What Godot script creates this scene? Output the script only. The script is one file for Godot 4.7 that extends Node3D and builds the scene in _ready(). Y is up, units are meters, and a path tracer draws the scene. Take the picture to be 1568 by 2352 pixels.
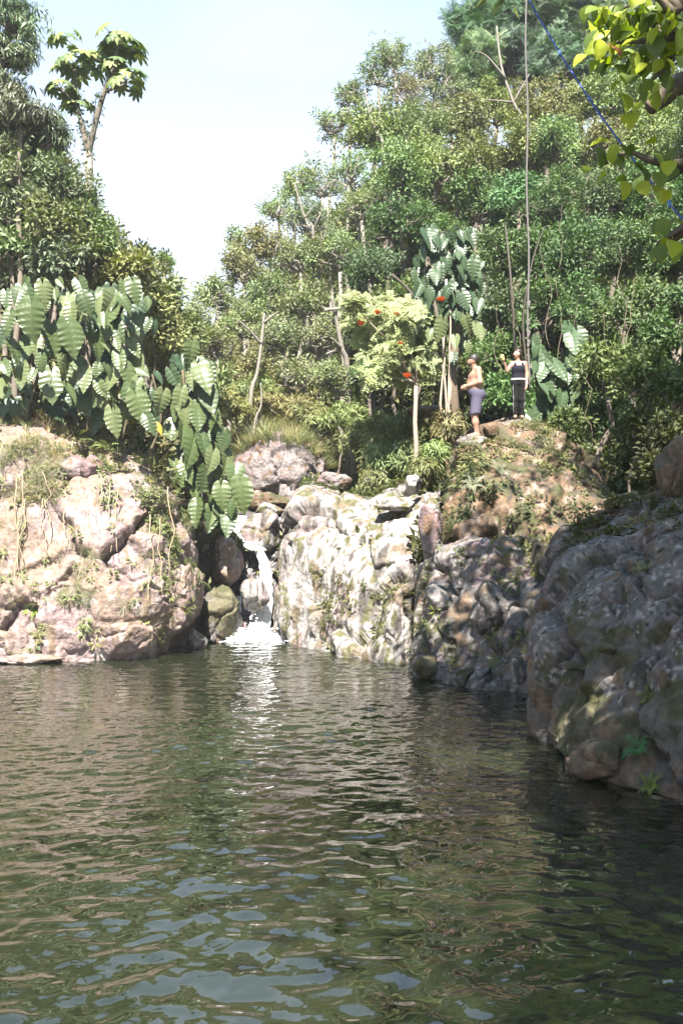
extends Node3D

const LENS := 2308.0                      # focal length in units of the 1568 x 2352 view of the photograph
const PITCH := 0.0342
const EYE := Vector3(0, 2.2, 0)
var rng := RandomNumberGenerator.new()
var taken := {}
var M := {}
var shapes := {}
var noise_a := FastNoiseLite.new()
var noise_b := FastNoiseLite.new()
var noise_c := FastNoiseLite.new()
var noise_d := FastNoiseLite.new()
var cell_value := FastNoiseLite.new()
var cell_edge := FastNoiseLite.new()
var ridge := FastNoiseLite.new()

# ---------------------------------------------------------------- measuring and naming
func at(px: float, py: float, d: float) -> Vector3:
	# a point d metres ahead of the camera, sighted through the photograph
	var u := (px - 784.0) / LENS
	var v := (1176.0 - py) / LENS
	var s := sin(PITCH)
	var c := cos(PITCH)
	var k := d / (c - v * s)
	return EYE + Vector3(u * k, (s + v * c) * k, -d)

func numbered(called: String) -> String:
	taken[called] = taken.get(called, 0) + 1
	return called if taken[called] == 1 else "%s_%03d" % [called, taken[called] - 1]

func tag(o: Node, label: String, category: String, group := "") -> void:
	o.set_meta("label", label)
	o.set_meta("category", category)
	if group != "":
		o.set_meta("group", group)

func thing(called: String, label: String, category: String, where: Vector3, group := "") -> Node3D:
	var o := Node3D.new()
	o.name = numbered(called)
	add_child(o)
	o.position = where
	tag(o, label, category, group)
	return o

func part(parent: Node, called: String, mesh: Mesh, material: Material, where := Transform3D()) -> MeshInstance3D:
	var o := MeshInstance3D.new()
	o.name = called
	o.mesh = mesh
	o.material_override = material
	parent.add_child(o, true)
	o.transform = where
	return o

func whole(called: String, mesh: Mesh, material: Material, where := Transform3D()) -> MeshInstance3D:
	return part(self, numbered(called), mesh, material, where)

func structure(called: String, mesh: Mesh, material: Material) -> MeshInstance3D:
	var o := whole(called, mesh, material)
	o.set_meta("kind", "structure")
	return o

func pick(a: float, b: float) -> float:
	return rng.randf_range(a, b)

func any_dir() -> Vector3:
	var y := pick(-1, 1)
	var t := pick(0, TAU)
	var r := sqrt(maxf(0.0, 1.0 - y * y))
	return Vector3(r * cos(t), y, r * sin(t))

func aimed(y_axis: Vector3, z_hint: Vector3) -> Basis:
	var y := y_axis.normalized()
	var x := y.cross(z_hint)
	if x.length() < 0.01:
		x = y.cross(Vector3(0.3, 0.5, 0.9))
	x = x.normalized()
	return Basis(x, y, x.cross(y))

# ---------------------------------------------------------------- ground
func shore(x: float) -> float:
	var k := [[-30, 20.2], [-6.5, 20.6], [-3.9, 21.4], [-3.3, 23.4], [-2.4, 24.8], [-1.4, 24.8], [-0.8, 23.8], [0.7, 21.4], [1.7, 20.2], [2.4, 18.2], [3.0, 17.2], [3.4, 16.0], [9.0, 15.0]]
	for i in k.size() - 1:
		if x < k[i + 1][0]:
			return lerpf(k[i][1], k[i + 1][1], clampf((x - k[i][0]) / (k[i + 1][0] - k[i][0]), 0, 1))
	return 15.0

func ground(x: float, z: float) -> float:
	var d := -z
	var axis := -2.0 - 0.24 * clampf(d - 24.0, 0.0, 40.0)
	var floor_y := 1.6 + 0.17 * clampf(d - 24.0, -4.0, 22.0) + 0.5 * clampf(d - 34.0, 0.0, 14.0)
	var s := clampf((x - axis - 0.5) / 7.0, 0.0, 1.3)
	var h := floor_y + s * 0.5 * (clampf(d - 24.5, 0.0, 18.0) - 0.7 * clampf(d - 34.0, 0.0, 14.0) - 0.5 * clampf(d - 46.0, 0.0, 24.0)) + s * 1.4
	var left := clampf(-x - 2.6 - maxf(0, d - 28.0) * 0.22, 0.0, 14.0)
	h = maxf(h, floor_y + lerpf(minf(left * 1.4, 2.1), left * 1.35, smoothstep(20.3, 24.5, d)))
	var near_right := 1.1 + 0.12 * clampf(d - 8.0, 0, 20) + 0.5 * clampf(x - 3.8, 0, 30)
	if x > 2.0:
		h = lerpf(near_right, h, smoothstep(17.0, 23.0, d))
	elif d < 18.0 and x < -13.0:
		h = 2.0 + 0.6 * (-x - 13.0)
	if d < -10.0:
		h = maxf(0.4, 0.4 + (-10.0 - d) * 0.2)
	var inside := minf(minf(shore(x) - d, 3.5 + maxf(0.0, 9.0 - d) * 0.25 - x), minf(x + 16.0, d + 14.0))
	h += 0.35 * noise_a.get_noise_2d(x * 1.3, z * 1.3)
	return lerpf(h, -2.5, smoothstep(-0.2, 0.6, inside))

func grid_mesh(pos: PackedVector3Array, nu: int, nv: int, colors := PackedColorArray(), flip := false) -> ArrayMesh:
	# nu + 1 points across in each of nv + 1 rows
	var nor := PackedVector3Array()
	nor.resize(pos.size())
	for j in nv + 1:
		for i in nu + 1:
			var du := pos[j * (nu + 1) + mini(i + 1, nu)] - pos[j * (nu + 1) + maxi(i - 1, 0)]
			var dv := pos[mini(j + 1, nv) * (nu + 1) + i] - pos[maxi(j - 1, 0) * (nu + 1) + i]
			var n := dv.cross(du).normalized()
			nor[j * (nu + 1) + i] = -n if flip else n
	var index := PackedInt32Array()
	for j in nv:
		for i in nu:
			var a := j * (nu + 1) + i
			var c := a + nu + 1
			if flip:
				index.append_array([a, c, a + 1, a + 1, c, c + 1])
			else:
				index.append_array([a, a + 1, c, a + 1, c + 1, c])
	var arrays := []
	arrays.resize(Mesh.ARRAY_MAX)
	arrays[Mesh.ARRAY_VERTEX] = pos
	arrays[Mesh.ARRAY_NORMAL] = nor
	if colors.size():
		arrays[Mesh.ARRAY_COLOR] = colors
	arrays[Mesh.ARRAY_INDEX] = index
	var m := ArrayMesh.new()
	m.add_surface_from_arrays(Mesh.PRIMITIVE_TRIANGLES, arrays)
	return m

# ---------------------------------------------------------------- rock
var blocks := {}

func facet(q: Vector3) -> Vector2:
	# blocks of rock: each cell has its own offset and tilt; (how far it stands out, how near its joint)
	var base := Vector3i((q - Vector3.ONE * 0.5).floor())
	var d1 := 9.0
	var d2 := 9.0
	var best := []
	for z in 2:
		for y in 2:
			for x in 2:
				var c := base + Vector3i(x, y, z)
				if not blocks.has(c):
					var r := RandomNumberGenerator.new()
					r.seed = hash(c)
					blocks[c] = [Vector3(c) + Vector3(r.randf_range(0.12, 0.88), r.randf_range(0.12, 0.88), r.randf_range(0.12, 0.88)), Vector3(r.randf_range(-1, 1), r.randf_range(-1, 1), r.randf_range(-1, 1)), r.randf_range(-1, 1)]
				var e: Array = blocks[c]
				var d: float = q.distance_squared_to(e[0])
				if d < d1:
					d2 = d1
					d1 = d
					best = e
				elif d < d2:
					d2 = d
	return Vector2(best[2] + 0.9 * best[1].dot(q - best[0]), sqrt(d2) - sqrt(d1))

func relief(p: Vector3, k: float, size := 1.0, tall := 1.2) -> float:
	var w := p + Vector3(noise_a.get_noise_3dv(p), noise_a.get_noise_3dv(p + Vector3(31, 7, 3)), noise_a.get_noise_3dv(p + Vector3(5, 71, 13))) * 0.35 + Vector3.ONE * noise_b.get_noise_3dv(p) * 0.12
	w.y *= tall
	var f := facet(w / (1.05 * size))
	var g := facet(w / (0.42 * size) + Vector3(40, 40, 40))
	var joint := smoothstep(0.0, 0.10, f.y) - 1.0
	var crack := smoothstep(0.0, 0.12, g.y) - 1.0
	return k * (f.x * 0.13 + joint * 0.11 + g.x * 0.022 + crack * 0.014 + noise_a.get_noise_3dv(p) * 0.12 + noise_b.get_noise_3dv(p * 1.4) * 0.03 + noise_c.get_noise_3dv(p) * 0.016 + noise_d.get_noise_3dv(p) * 0.006)

func mixed(a: Color, b: Color, t: float) -> Color:
	return a.lerp(b, clampf(t, 0, 1))

func rock_color(style: String, p: Vector3) -> Color:
	var a := noise_a.get_noise_3dv(p * 1.1 + Vector3(40, 0, 0))
	var b := noise_b.get_noise_3dv(p * 1.3 + Vector3(0, 55, 0))
	var c := noise_c.get_noise_3dv(p * 1.2)
	var s := noise_b.get_noise_3dv(Vector3(p.x * 1.7, p.y * 0.28, p.z * 1.7) + Vector3(9, 9, 77))
	var t := noise_a.get_noise_3dv(p * 2.3 + Vector3(0, 0, 90))
	var o := Color(0.3, 0.3, 0.3)
	match style:
		"beige":
			o = mixed(Color(0.33, 0.255, 0.205), Color(0.37, 0.29, 0.30), 0.5 + 1.6 * a)
			o = mixed(o, Color(0.48, 0.44, 0.44), 3.0 * (b - 0.22) + c)
			o = mixed(o, Color(0.25, 0.185, 0.13), 3.0 * (s - 0.18) + 0.5 * c)
			o = mixed(o, Color(0.16, 0.15, 0.08), 4.0 * (t - 0.30) + c)
		"white":
			o = mixed(Color(0.52, 0.51, 0.50), Color(0.40, 0.39, 0.39), 0.4 + 1.5 * b)
			o = mixed(o, Color(0.38, 0.29, 0.31), 3.0 * (a - 0.14) + c)
			o = mixed(o, Color(0.13, 0.12, 0.11), 4.5 * (s - 0.11) + 0.7 * c)
			o = mixed(o, Color(0.24, 0.19, 0.13), 4.0 * (t - 0.18) + 0.5 * c)
			o = mixed(o, Color(0.15, 0.15, 0.065), 5.0 * (noise_b.get_noise_3dv(Vector3(p.x * 1.4, p.y * 0.4, p.z * 1.4) + Vector3(60, 2, 8)) - 0.20) + c)
		"pink":
			o = mixed(Color(0.30, 0.21, 0.225), Color(0.36, 0.33, 0.335), 0.5 + 1.8 * a)
			o = mixed(o, Color(0.20, 0.13, 0.08), 4.0 * (b - 0.2) + c)
		"earth":
			o = mixed(Color(0.25, 0.165, 0.10), Color(0.17, 0.115, 0.07), 0.5 + 1.8 * a)
			o = mixed(o, Color(0.38, 0.31, 0.26), 4.0 * (b - 0.16) + c)
			o = mixed(o, Color(0.09, 0.10, 0.035), 4.0 * (t - 0.10) + c)
			o = mixed(o, Color(0.08, 0.065, 0.055), 4.0 * (s - 0.20))
		"wet":
			o = mixed(Color(0.09, 0.085, 0.085), Color(0.17, 0.16, 0.165), 0.5 + 1.6 * b)
		"grey":
			o = mixed(Color(0.22, 0.21, 0.212), Color(0.31, 0.295, 0.30), 0.5 + 1.6 * b)
			o = mixed(o, Color(0.33, 0.24, 0.25), 3.0 * (a - 0.12) + 1.5 * c)
			o = mixed(o, Color(0.085, 0.08, 0.08), 3.5 * (s - 0.14) + c)
			o = mixed(o, Color(0.11, 0.11, 0.045), 4.0 * (t - 0.14) + c)
			o = mixed(o, Color(0.50, 0.47, 0.46), 6.0 * (c - 0.38) + 0.6 * b)
			o = mixed(o, Color(0.52, 0.50, 0.49), 7.0 * (noise_d.get_noise_3dv(p) - 0.50))
			o = mixed(o, Color(0.06, 0.055, 0.05), 6.0 * (-0.55 - noise_d.get_noise_3dv(p + Vector3(3, 3, 3))))
			o = mixed(o, Color(0.25, 0.18, 0.125), 5.0 * (noise_b.get_noise_3dv(p * 0.9 + Vector3(3, 20, 8)) - 0.24))
		"moss":
			o = mixed(Color(0.17, 0.16, 0.10), Color(0.10, 0.105, 0.04), 0.5 + 2.0 * b)
			o = mixed(o, Color(0.30, 0.21, 0.15), 4.0 * (a - 0.12) + c)
			o = mixed(o, Color(0.20, 0.19, 0.18), 4.0 * (t - 0.12))
	return o * (0.92 + 0.3 * c)

func spline(a: Vector3, b: Vector3, c: Vector3, d: Vector3, t: float) -> Vector3:
	return b.cubic_interpolate(c, a, d, t)

func cliff(rows: Array, nu: int, nv: int, styles: Callable, k: float, size := 1.0, tall := 1.2) -> Dictionary:
	# a skin of rock through control points; rows run downwards, columns to the right
	var n := rows.size()
	var m: int = rows[0].size()
	var q := []
	for r in rows:
		var line := []
		for e in r:
			line.append(at(e[0], e[1], e[2]))
		q.append(line)
	var down := [0.0]
	for j in n - 1:
		var far := 0.0
		for i in m:
			far += q[j][i].distance_to(q[j + 1][i]) / m
		down.append(down[j] + far)
	var right := [0.0]
	for i in m - 1:
		var far := 0.0
		for j in n:
			far += q[j][i].distance_to(q[j][i + 1]) / n
		right.append(right[i] + far)
	var pos := PackedVector3Array()
	for j in nv + 1:
		var jj := 0
		var fj: float = float(j) / nv * down[n - 1]
		while jj < n - 2 and fj > down[jj + 1]:
			jj += 1
		var tj: float = (fj - down[jj]) / (down[jj + 1] - down[jj])
		var line := []
		for i in m:
			line.append(spline(q[maxi(jj - 1, 0)][i], q[jj][i], q[jj + 1][i], q[mini(jj + 2, n - 1)][i], tj))
		for i in nu + 1:
			var ii := 0
			var fi: float = float(i) / nu * right[m - 1]
			while ii < m - 2 and fi > right[ii + 1]:
				ii += 1
			pos.append(spline(line[maxi(ii - 1, 0)], line[ii], line[ii + 1], line[mini(ii + 2, m - 1)], (fi - right[ii]) / (right[ii + 1] - right[ii])))
	var out := PackedVector3Array()
	var nor := PackedVector3Array()
	var colors := PackedColorArray()
	for j in nv + 1:
		for i in nu + 1:
			var a := j * (nu + 1) + i
			var du := pos[j * (nu + 1) + mini(i + 1, nu)] - pos[j * (nu + 1) + maxi(i - 1, 0)]
			var dv := pos[mini(j + 1, nv) * (nu + 1) + i] - pos[maxi(j - 1, 0) * (nu + 1) + i]
			var nn := dv.cross(du).normalized()
			nor.append(nn)
			out.append(pos[a] + nn * relief(pos[a], k, size, tall))
			colors.append(rock_color(styles.call(pos[a], nn), out[a]))
	return {"mesh": grid_mesh(out, nu, nv, colors), "pos": out, "nor": nor, "nu": nu, "nv": nv, "down": down, "right": right}

func boulder(where: Vector3, radii: Vector3, style: String, seeded: int, n := 20, k := 1.25, planes := 15) -> ArrayMesh:
	var r := RandomNumberGenerator.new()
	r.seed = seeded
	var cuts := []
	for i in planes:
		var y := r.randf_range(-1, 1)
		var t := r.randf_range(0, TAU)
		var w := sqrt(1.0 - y * y)
		cuts.append([Vector3(w * cos(t), y, w * sin(t)), r.randf_range(0.58, 0.95)])
	var st := SurfaceTool.new()
	st.begin(Mesh.PRIMITIVE_TRIANGLES)
	var small := minf(radii.x, minf(radii.y, radii.z))
	var faces := [[Vector3.RIGHT, Vector3.UP, Vector3.BACK], [Vector3.LEFT, Vector3.UP, Vector3.FORWARD], [Vector3.UP, Vector3.BACK, Vector3.RIGHT], [Vector3.DOWN, Vector3.BACK, Vector3.LEFT], [Vector3.BACK, Vector3.UP, Vector3.LEFT], [Vector3.FORWARD, Vector3.UP, Vector3.RIGHT]]
	for f in faces:
		var spots := PackedVector3Array()
		var tints := PackedColorArray()
		for j in n + 1:
			for i in n + 1:
				var dir: Vector3 = (f[0] + f[1] * tan((float(j) / n - 0.5) * PI / 2) + f[2] * tan((float(i) / n - 0.5) * PI / 2)).normalized()
				dir = dir.snapped(Vector3.ONE * 0.00001)
				var reach := 1.0
				for c in cuts:
					var q: float = c[0].dot(dir)
					if q > 0.01:
						var e: float = c[1] / q
						reach = minf(reach, e) if absf(reach - e) > 0.05 else minf(reach, e) - 0.0125 + 0.25 * absf(reach - e)
				var p := dir * reach * radii
				var wp := where + p
				p += dir * relief(wp, k * minf(1.0, small * 1.1))
				spots.append(p.snapped(Vector3.ONE * 0.0001))
				tints.append(rock_color(style, where + p))
		for j in n:
			for i in n:
				var a := j * (n + 1) + i
				for v in [a, a + n + 1, a + 1, a + 1, a + n + 1, a + n + 2]:
					st.set_smooth_group(0)
					st.set_color(tints[v])
					st.add_vertex(spots[v])
	st.generate_normals()
	return st.commit()

func rock(called: String, label: String, px: float, py: float, d: float, rx: float, ry: float, rz: float, style: String, group := "", turn := 0.0) -> MeshInstance3D:
	# rx and ry are half sizes as seen in the photograph, rz is in metres
	var p := at(px, py, d)
	var size := Vector3(rx / LENS * d, ry / LENS * d, rz)
	var n := clampi(int(maxf(rx, ry) * 0.35), 8, 30)
	var o := whole(called, boulder(p, size, style, int(px * 7 + py * 13), n), M[style], Transform3D(Basis(Vector3.BACK, turn), p))
	tag(o, label, "rock", group)
	return o

# ---------------------------------------------------------------- stems, ropes, leaves
func tube(st: SurfaceTool, points: Array, r0: float, r1: float, sides := 6, color := Color.WHITE, rough := 0.0) -> void:
	var n := points.size()
	var rings := []
	var x := Vector3.ZERO
	for i in n:
		var t: Vector3 = (points[mini(i + 1, n - 1)] - points[maxi(i - 1, 0)]).normalized()
		if x == Vector3.ZERO:
			x = t.cross(Vector3(0.31, 0.2, 0.93)).normalized()
		x = (x - t * x.dot(t)).normalized()
		var y := t.cross(x)
		var r := lerpf(r0, r1, float(i) / maxi(n - 1, 1))
		var ring := []
		for s in sides:
			var a := TAU * s / sides
			var o: Vector3 = x * cos(a) + y * sin(a)
			ring.append(points[i] + o * r * (1.0 + rough * noise_c.get_noise_3dv(points[i] * 3.0 + o * 2.0)))
		rings.append(ring)
	st.set_smooth_group(0)
	for i in n - 1:
		for s in sides:
			var b := (s + 1) % sides
			for v in [rings[i][s], rings[i][b], rings[i + 1][s], rings[i][b], rings[i + 1][b], rings[i + 1][s]]:
				st.set_color(color)
				st.add_vertex(v)
	for e in [0, n - 1]:
		for s in range(1, sides - 1):
			var tri := [rings[e][0], rings[e][s + 1], rings[e][s]] if e == 0 else [rings[e][0], rings[e][s], rings[e][s + 1]]
			for v in tri:
				st.set_color(color)
				st.add_vertex(v)

func starts() -> SurfaceTool:
	var st := SurfaceTool.new()
	st.begin(Mesh.PRIMITIVE_TRIANGLES)
	return st

func done(st: SurfaceTool) -> ArrayMesh:
	st.generate_normals()
	return st.commit()

func bent(a: Vector3, b: Vector3, steps: int, wobble: float) -> Array:
	var out := []
	var o := Vector3(pick(0, 90), pick(0, 90), pick(0, 90))
	for i in steps + 1:
		var t := float(i) / steps
		var w := Vector3(noise_a.get_noise_3dv(o + Vector3(t * 2.5, 0, 0)), 0.4 * noise_a.get_noise_3dv(o + Vector3(0, t * 2.5, 9)), noise_a.get_noise_3dv(o + Vector3(4, 2, t * 2.5)))
		out.append(a.lerp(b, t) + w * wobble * sin(PI * minf(t * 1.0, 1.0)))
	return out

func leaf(st: SurfaceTool, base: Vector3, along: Vector3, face: Vector3, length: float, width: float, fold: float, droop: float, color: Color) -> void:
	var b := aimed(along, face)
	var mid := base + b.y * length * 0.45
	var tip := base + b.y * length - b.z * length * droop
	var l := mid - b.x * width * 0.5 + b.z * fold * width
	var r := mid + b.x * width * 0.5 + b.z * fold * width
	st.set_smooth_group(-1)
	for v in [base, mid, l, base, r, mid, l, mid, tip, mid, r, tip]:
		st.set_color(color)
		st.add_vertex(v)

func sprig(kind: String, seeded: int) -> ArrayMesh:
	rng.seed = seeded
	var st := starts()
	match kind:
		"broad":
			for i in 15:
				var dir := any_dir()
				dir.y = absf(dir.y) * 0.9 - 0.2
				var tone := pick(0.7, 1.3)
				leaf(st, dir * pick(0.02, 0.26), (dir + any_dir() * 0.5 + Vector3(0, -0.15, 0)), Vector3.UP + any_dir() * 0.45, pick(0.13, 0.20), pick(0.055, 0.085), 0.12, 0.12, Color(tone * pick(0.9, 1.15), tone, tone * 0.9))
		"narrow":
			for i in 20:
				var dir := any_dir()
				dir.y = absf(dir.y) * 0.5
				var tone := pick(0.65, 1.3)
				leaf(st, dir * pick(0.02, 0.3), dir * 0.6 + Vector3(0, -0.9, 0) + any_dir() * 0.4, dir + any_dir() * 0.4, pick(0.18, 0.30), pick(0.035, 0.055), 0.1, 0.1, Color(tone, tone, tone * 0.9))
		"fine":
			for i in 7:
				var dir := any_dir()
				dir.y = absf(dir.y) * 0.5
				dir = dir.normalized()
				var side := dir.cross(Vector3.UP).normalized()
				for k in 9:
					var p := dir * (0.04 + k * 0.045) - Vector3(0, k * k * 0.0012, 0)
					for s in [-1, 1]:
						var tone := pick(0.75, 1.25)
						leaf(st, p, side * s + dir * 0.4 + Vector3(0, -0.2, 0), Vector3.UP, 0.105 - 0.005 * k, 0.028, 0.0, 0.1, Color(tone, tone, tone))
		"pinnate":
			for i in 6:
				var dir := any_dir()
				dir.y = 0.25 + absf(dir.y) * 0.3
				dir = dir.normalized()
				var side := dir.cross(Vector3.UP).normalized()
				for k in 6:
					var p := dir * (0.05 + k * 0.075) - Vector3(0, k * k * 0.006, 0)
					for s in [-1, 1]:
						var tone := pick(0.8, 1.2)
						leaf(st, p, side * s + dir * 0.5 + Vector3(0, -0.15, 0), Vector3.UP, 0.13, 0.05, 0.1, 0.15, Color(tone, tone, tone * 0.9))
		"frond":
			# one frond, rising along z and arching over
			var rib := []
			for k in 10:
				rib.append(Vector3(0, 0.055 * k - 0.0052 * k * k, 0.05 * k))
			for k in range(1, 10):
				for side in [-1, 1]:
					var tone := pick(0.8, 1.2)
					leaf(st, rib[k], Vector3(side, -0.12, 0.4), Vector3.UP, 0.15 * (1.05 - k * 0.095), 0.042, 0.0, 0.15, Color(tone, tone, tone * 0.8))
			tube(st, rib, 0.005, 0.002, 4, Color(0.9, 0.9, 0.6))
		"grass":
			for i in 22:
				var t := pick(0, TAU)
				var dir := Vector3(cos(t), 0, sin(t))
				var p := dir * pick(0, 0.07)
				var heading := (Vector3.UP + dir * pick(0.1, 0.7)).normalized()
				var step := pick(0.09, 0.16)
				var w := pick(0.003, 0.006)
				var tone := pick(0.65, 1.35)
				var side := heading.cross(dir + Vector3(0.01, 0.02, 0)).normalized()
				side = Vector3(-dir.z, 0, dir.x)
				st.set_smooth_group(-1)
				for k in 4:
					var q := p + heading * step
					var w2 := w * (1.0 - 0.24 * (k + 1))
					var w1 := w * (1.0 - 0.24 * k)
					for v in [p - side * w1, p + side * w1, q - side * w2, p + side * w1, q + side * w2, q - side * w2]:
						st.set_color(Color(tone * 1.05, tone, tone * 0.9))
						st.add_vertex(v)
					p = q
					heading = (heading + dir * 0.22 - Vector3(0, 0.33, 0)).normalized()
		"herb":
			for i in 16:
				var t := pick(0, TAU)
				var dir := Vector3(cos(t), pick(-0.1, 0.7), sin(t))
				var tone := pick(0.7, 1.25)
				leaf(st, Vector3(dir.x * 0.05, pick(0.0, 0.22), dir.z * 0.05), dir, Vector3.UP + any_dir() * 0.3, pick(0.10, 0.22), pick(0.035, 0.07), 0.12, 0.2, Color(tone, tone, tone * 0.85))
	return done(st)

func heart_leaf(seeded: int) -> ArrayMesh:
	# length 1 from the stalk to the tip along y, the face towards z; ribbed, with two lobes behind the stalk
	rng.seed = seeded
	var st := starts()
	var profile := [[-0.34, 0.09, 0.15], [-0.24, 0.055, 0.25], [-0.12, 0.02, 0.31], [0.0, 0.0, 0.34], [0.09, 0, 0.35], [0.18, 0, 0.345], [0.27, 0, 0.335], [0.36, 0, 0.31], [0.45, 0, 0.285], [0.54, 0, 0.25], [0.63, 0, 0.21], [0.72, 0, 0.165], [0.81, 0, 0.115], [0.90, 0, 0.06], [1.0, 0, 0.0]]
	var droop := pick(0.02, 0.32)
	var fold := pick(0.0, 0.42)
	var twist := pick(-0.4, 0.4)
	var slim := pick(0.92, 1.22)
	var torn := pick(0.0, 1.0)
	for s in [-1, 1]:
		var grid := []
		for j in profile.size():
			var e: Array = profile[j]
			var line := []
			for i in 4:
				var t := i / 3.0
				var x: float = lerpf(e[1], slim * e[2] * (1.0 + 0.16 * noise_c.get_noise_2d(j * 0.9 + seeded, s * 3.0)), t)
				var y: float = e[0] + x * 0.28 * (1.0 if j > 2 else 0.5) * (1.0 - e[0])
				var z: float = x * fold - droop * maxf(0, y) * maxf(0, y) - 0.10 * maxf(0.0, -y) + (0.018 if j % 2 else -0.012) * t * (1.0 if j < 13 else 0.3) + twist * x * s * y - 0.35 * x * x
				line.append(Vector3(x * s, y, z))
			grid.append(line)
		st.set_smooth_group(-1)
		for j in profile.size() - 1:
			var tone := 1.06 if j % 2 else 0.94
			for i in 3:
				var a: Vector3 = grid[j][i]
				var b: Vector3 = grid[j][i + 1]
				var c: Vector3 = grid[j + 1][i]
				var d: Vector3 = grid[j + 1][i + 1]
				var vv := [a, c, b, b, c, d] if s > 0 else [a, b, c, b, d, c]
				for v in vv:
					st.set_color(Color(tone, tone, tone) if i > 0 else Color(1.3, 1.25, 1.2))
					st.add_vertex(v)
	tube(st, [Vector3(0, 0, -0.01), Vector3(0, 0.05, -0.10), Vector3(0, 0.02, -0.3), Vector3(0, -0.15, -0.65)], 0.014, 0.02, 5, Color(1.3, 1.3, 1.0))
	return done(st)

func oval_leaf(seeded: int) -> ArrayMesh:
	rng.seed = seeded
	var st := starts()
	var w := [0.0, 0.22, 0.36, 0.42, 0.40, 0.32, 0.18, 0.0]
	var droop := pick(0.05, 0.35)
	var fold := pick(0.05, 0.4)
	for s in [-1, 1]:
		st.set_smooth_group(0)
		for j in 7:
			var y0 := j / 7.0
			var y1 := (j + 1) / 7.0
			var q := []
			for e in [[0.0, y0], [w[j], y0], [0.0, y1], [w[j + 1], y1]]:
				q.append(Vector3(e[0] * s, e[1], e[0] * fold - droop * e[1] * e[1] + 0.02 * sin(e[1] * 20.0) * e[0] * 2.0))
			var vv := [q[0], q[2], q[1], q[1], q[2], q[3]] if s > 0 else [q[0], q[1], q[2], q[1], q[3], q[2]]
			for v in vv:
				st.set_color(Color.WHITE)
				st.add_vertex(v)
	tube(st, [Vector3(0, 0, 0), Vector3(0, -0.12, 0.02), Vector3(0, -0.28, 0.06)], 0.012, 0.014, 4)
	return done(st)

func palmate_leaf(seeded: int) -> ArrayMesh:
	# nine lobes round the stalk, drooping like an umbrella; radius 1, face up along y
	rng.seed = seeded
	var st := starts()
	for k in 9:
		var t := lerpf(-2.6, 2.6, k / 8.0) + pick(-0.08, 0.08)
		var dir := Vector3(sin(t), 0, cos(t))
		var side := Vector3(cos(t), 0, -sin(t))
		var reach := 1.0 - 0.28 * absf(t) / 2.6
		var ws := [0.03, 0.11, 0.17, 0.16, 0.0]
		st.set_smooth_group(-1)
		for j in 4:
			var a := reach * j / 4.0
			var b := reach * (j + 1) / 4.0
			var pa := dir * a - Vector3(0, 0.42 * a * a, 0)
			var pb := dir * b - Vector3(0, 0.42 * b * b, 0)
			var drop := Vector3(0, -0.05, 0)
			for v in [pa, pb, pa + side * ws[j] + drop, pa + side * ws[j] + drop, pb, pb + side * ws[j + 1] + drop, pa, pa - side * ws[j] + drop, pb, pa - side * ws[j] + drop, pb - side * ws[j + 1] + drop, pb]:
				st.set_color(Color.WHITE)
				st.add_vertex(v)
	return done(st)

func spread(parent: Node, called: String, kind: String, where: Array, tints: Array, material: Material) -> MultiMeshInstance3D:
	var m := MultiMesh.new()
	m.transform_format = MultiMesh.TRANSFORM_3D
	m.use_colors = true
	m.mesh = shapes[kind]
	m.instance_count = where.size()
	for i in where.size():
		m.set_instance_transform(i, where[i])
		m.set_instance_color(i, tints[i])
	var o := MultiMeshInstance3D.new()
	o.name = called
	o.multimesh = m
	o.material_override = material
	o.set_meta("kind", "stuff")
	parent.add_child(o, true)
	return o

func tinted(base: Color, yellow := 0.25) -> Color:
	var k := pick(0.65, 1.35)
	var y := pick(0, 1)
	y = y * y * y * yellow
	return Color(base.r * k * (1.0 + 2.0 * y), base.g * k * (1.0 + 0.8 * y), base.b * k)

# ---------------------------------------------------------------- trees
func crown_of(center: Vector3, radii: Vector3, lobes: int, per: int, size: float, tint: Color, origin: Vector3, lift := 0.25, gap := Vector2(999, 999)) -> Dictionary:
	var where := []
	var tints := []
	var hearts := []
	for i in lobes:
		var dir := any_dir()
		if dir.y < -0.6:
			dir.y = -dir.y
		var heart := center + dir * radii * pick(0.3, 0.95)
		hearts.append(heart)
		var k := pick(0.22, 0.52)
		var stretch := Vector3(pick(0.8, 1.25), pick(0.8, 1.3), pick(0.8, 1.25))
		var lobe_tint := tinted(tint, 0.16)
		for j in per:
			var e := any_dir()
			var p := heart + e * stretch * radii * k * minf(1.7, absf(rng.randfn(0.55, 0.38)))
			if gap.distance_to(Vector2(p.x, p.z)) < 1.3:
				continue
			var s := size * pick(0.55, 1.35)
			var b := aimed((e * 0.7 + Vector3(0, lift, 0) + any_dir() * 0.9), any_dir()).scaled(Vector3(s, s, s))
			where.append(Transform3D(b, p - origin))
			tints.append(lobe_tint.lerp(tinted(tint, 0.16), 0.5))
	return {"where": where, "tints": tints, "hearts": hearts}

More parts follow.
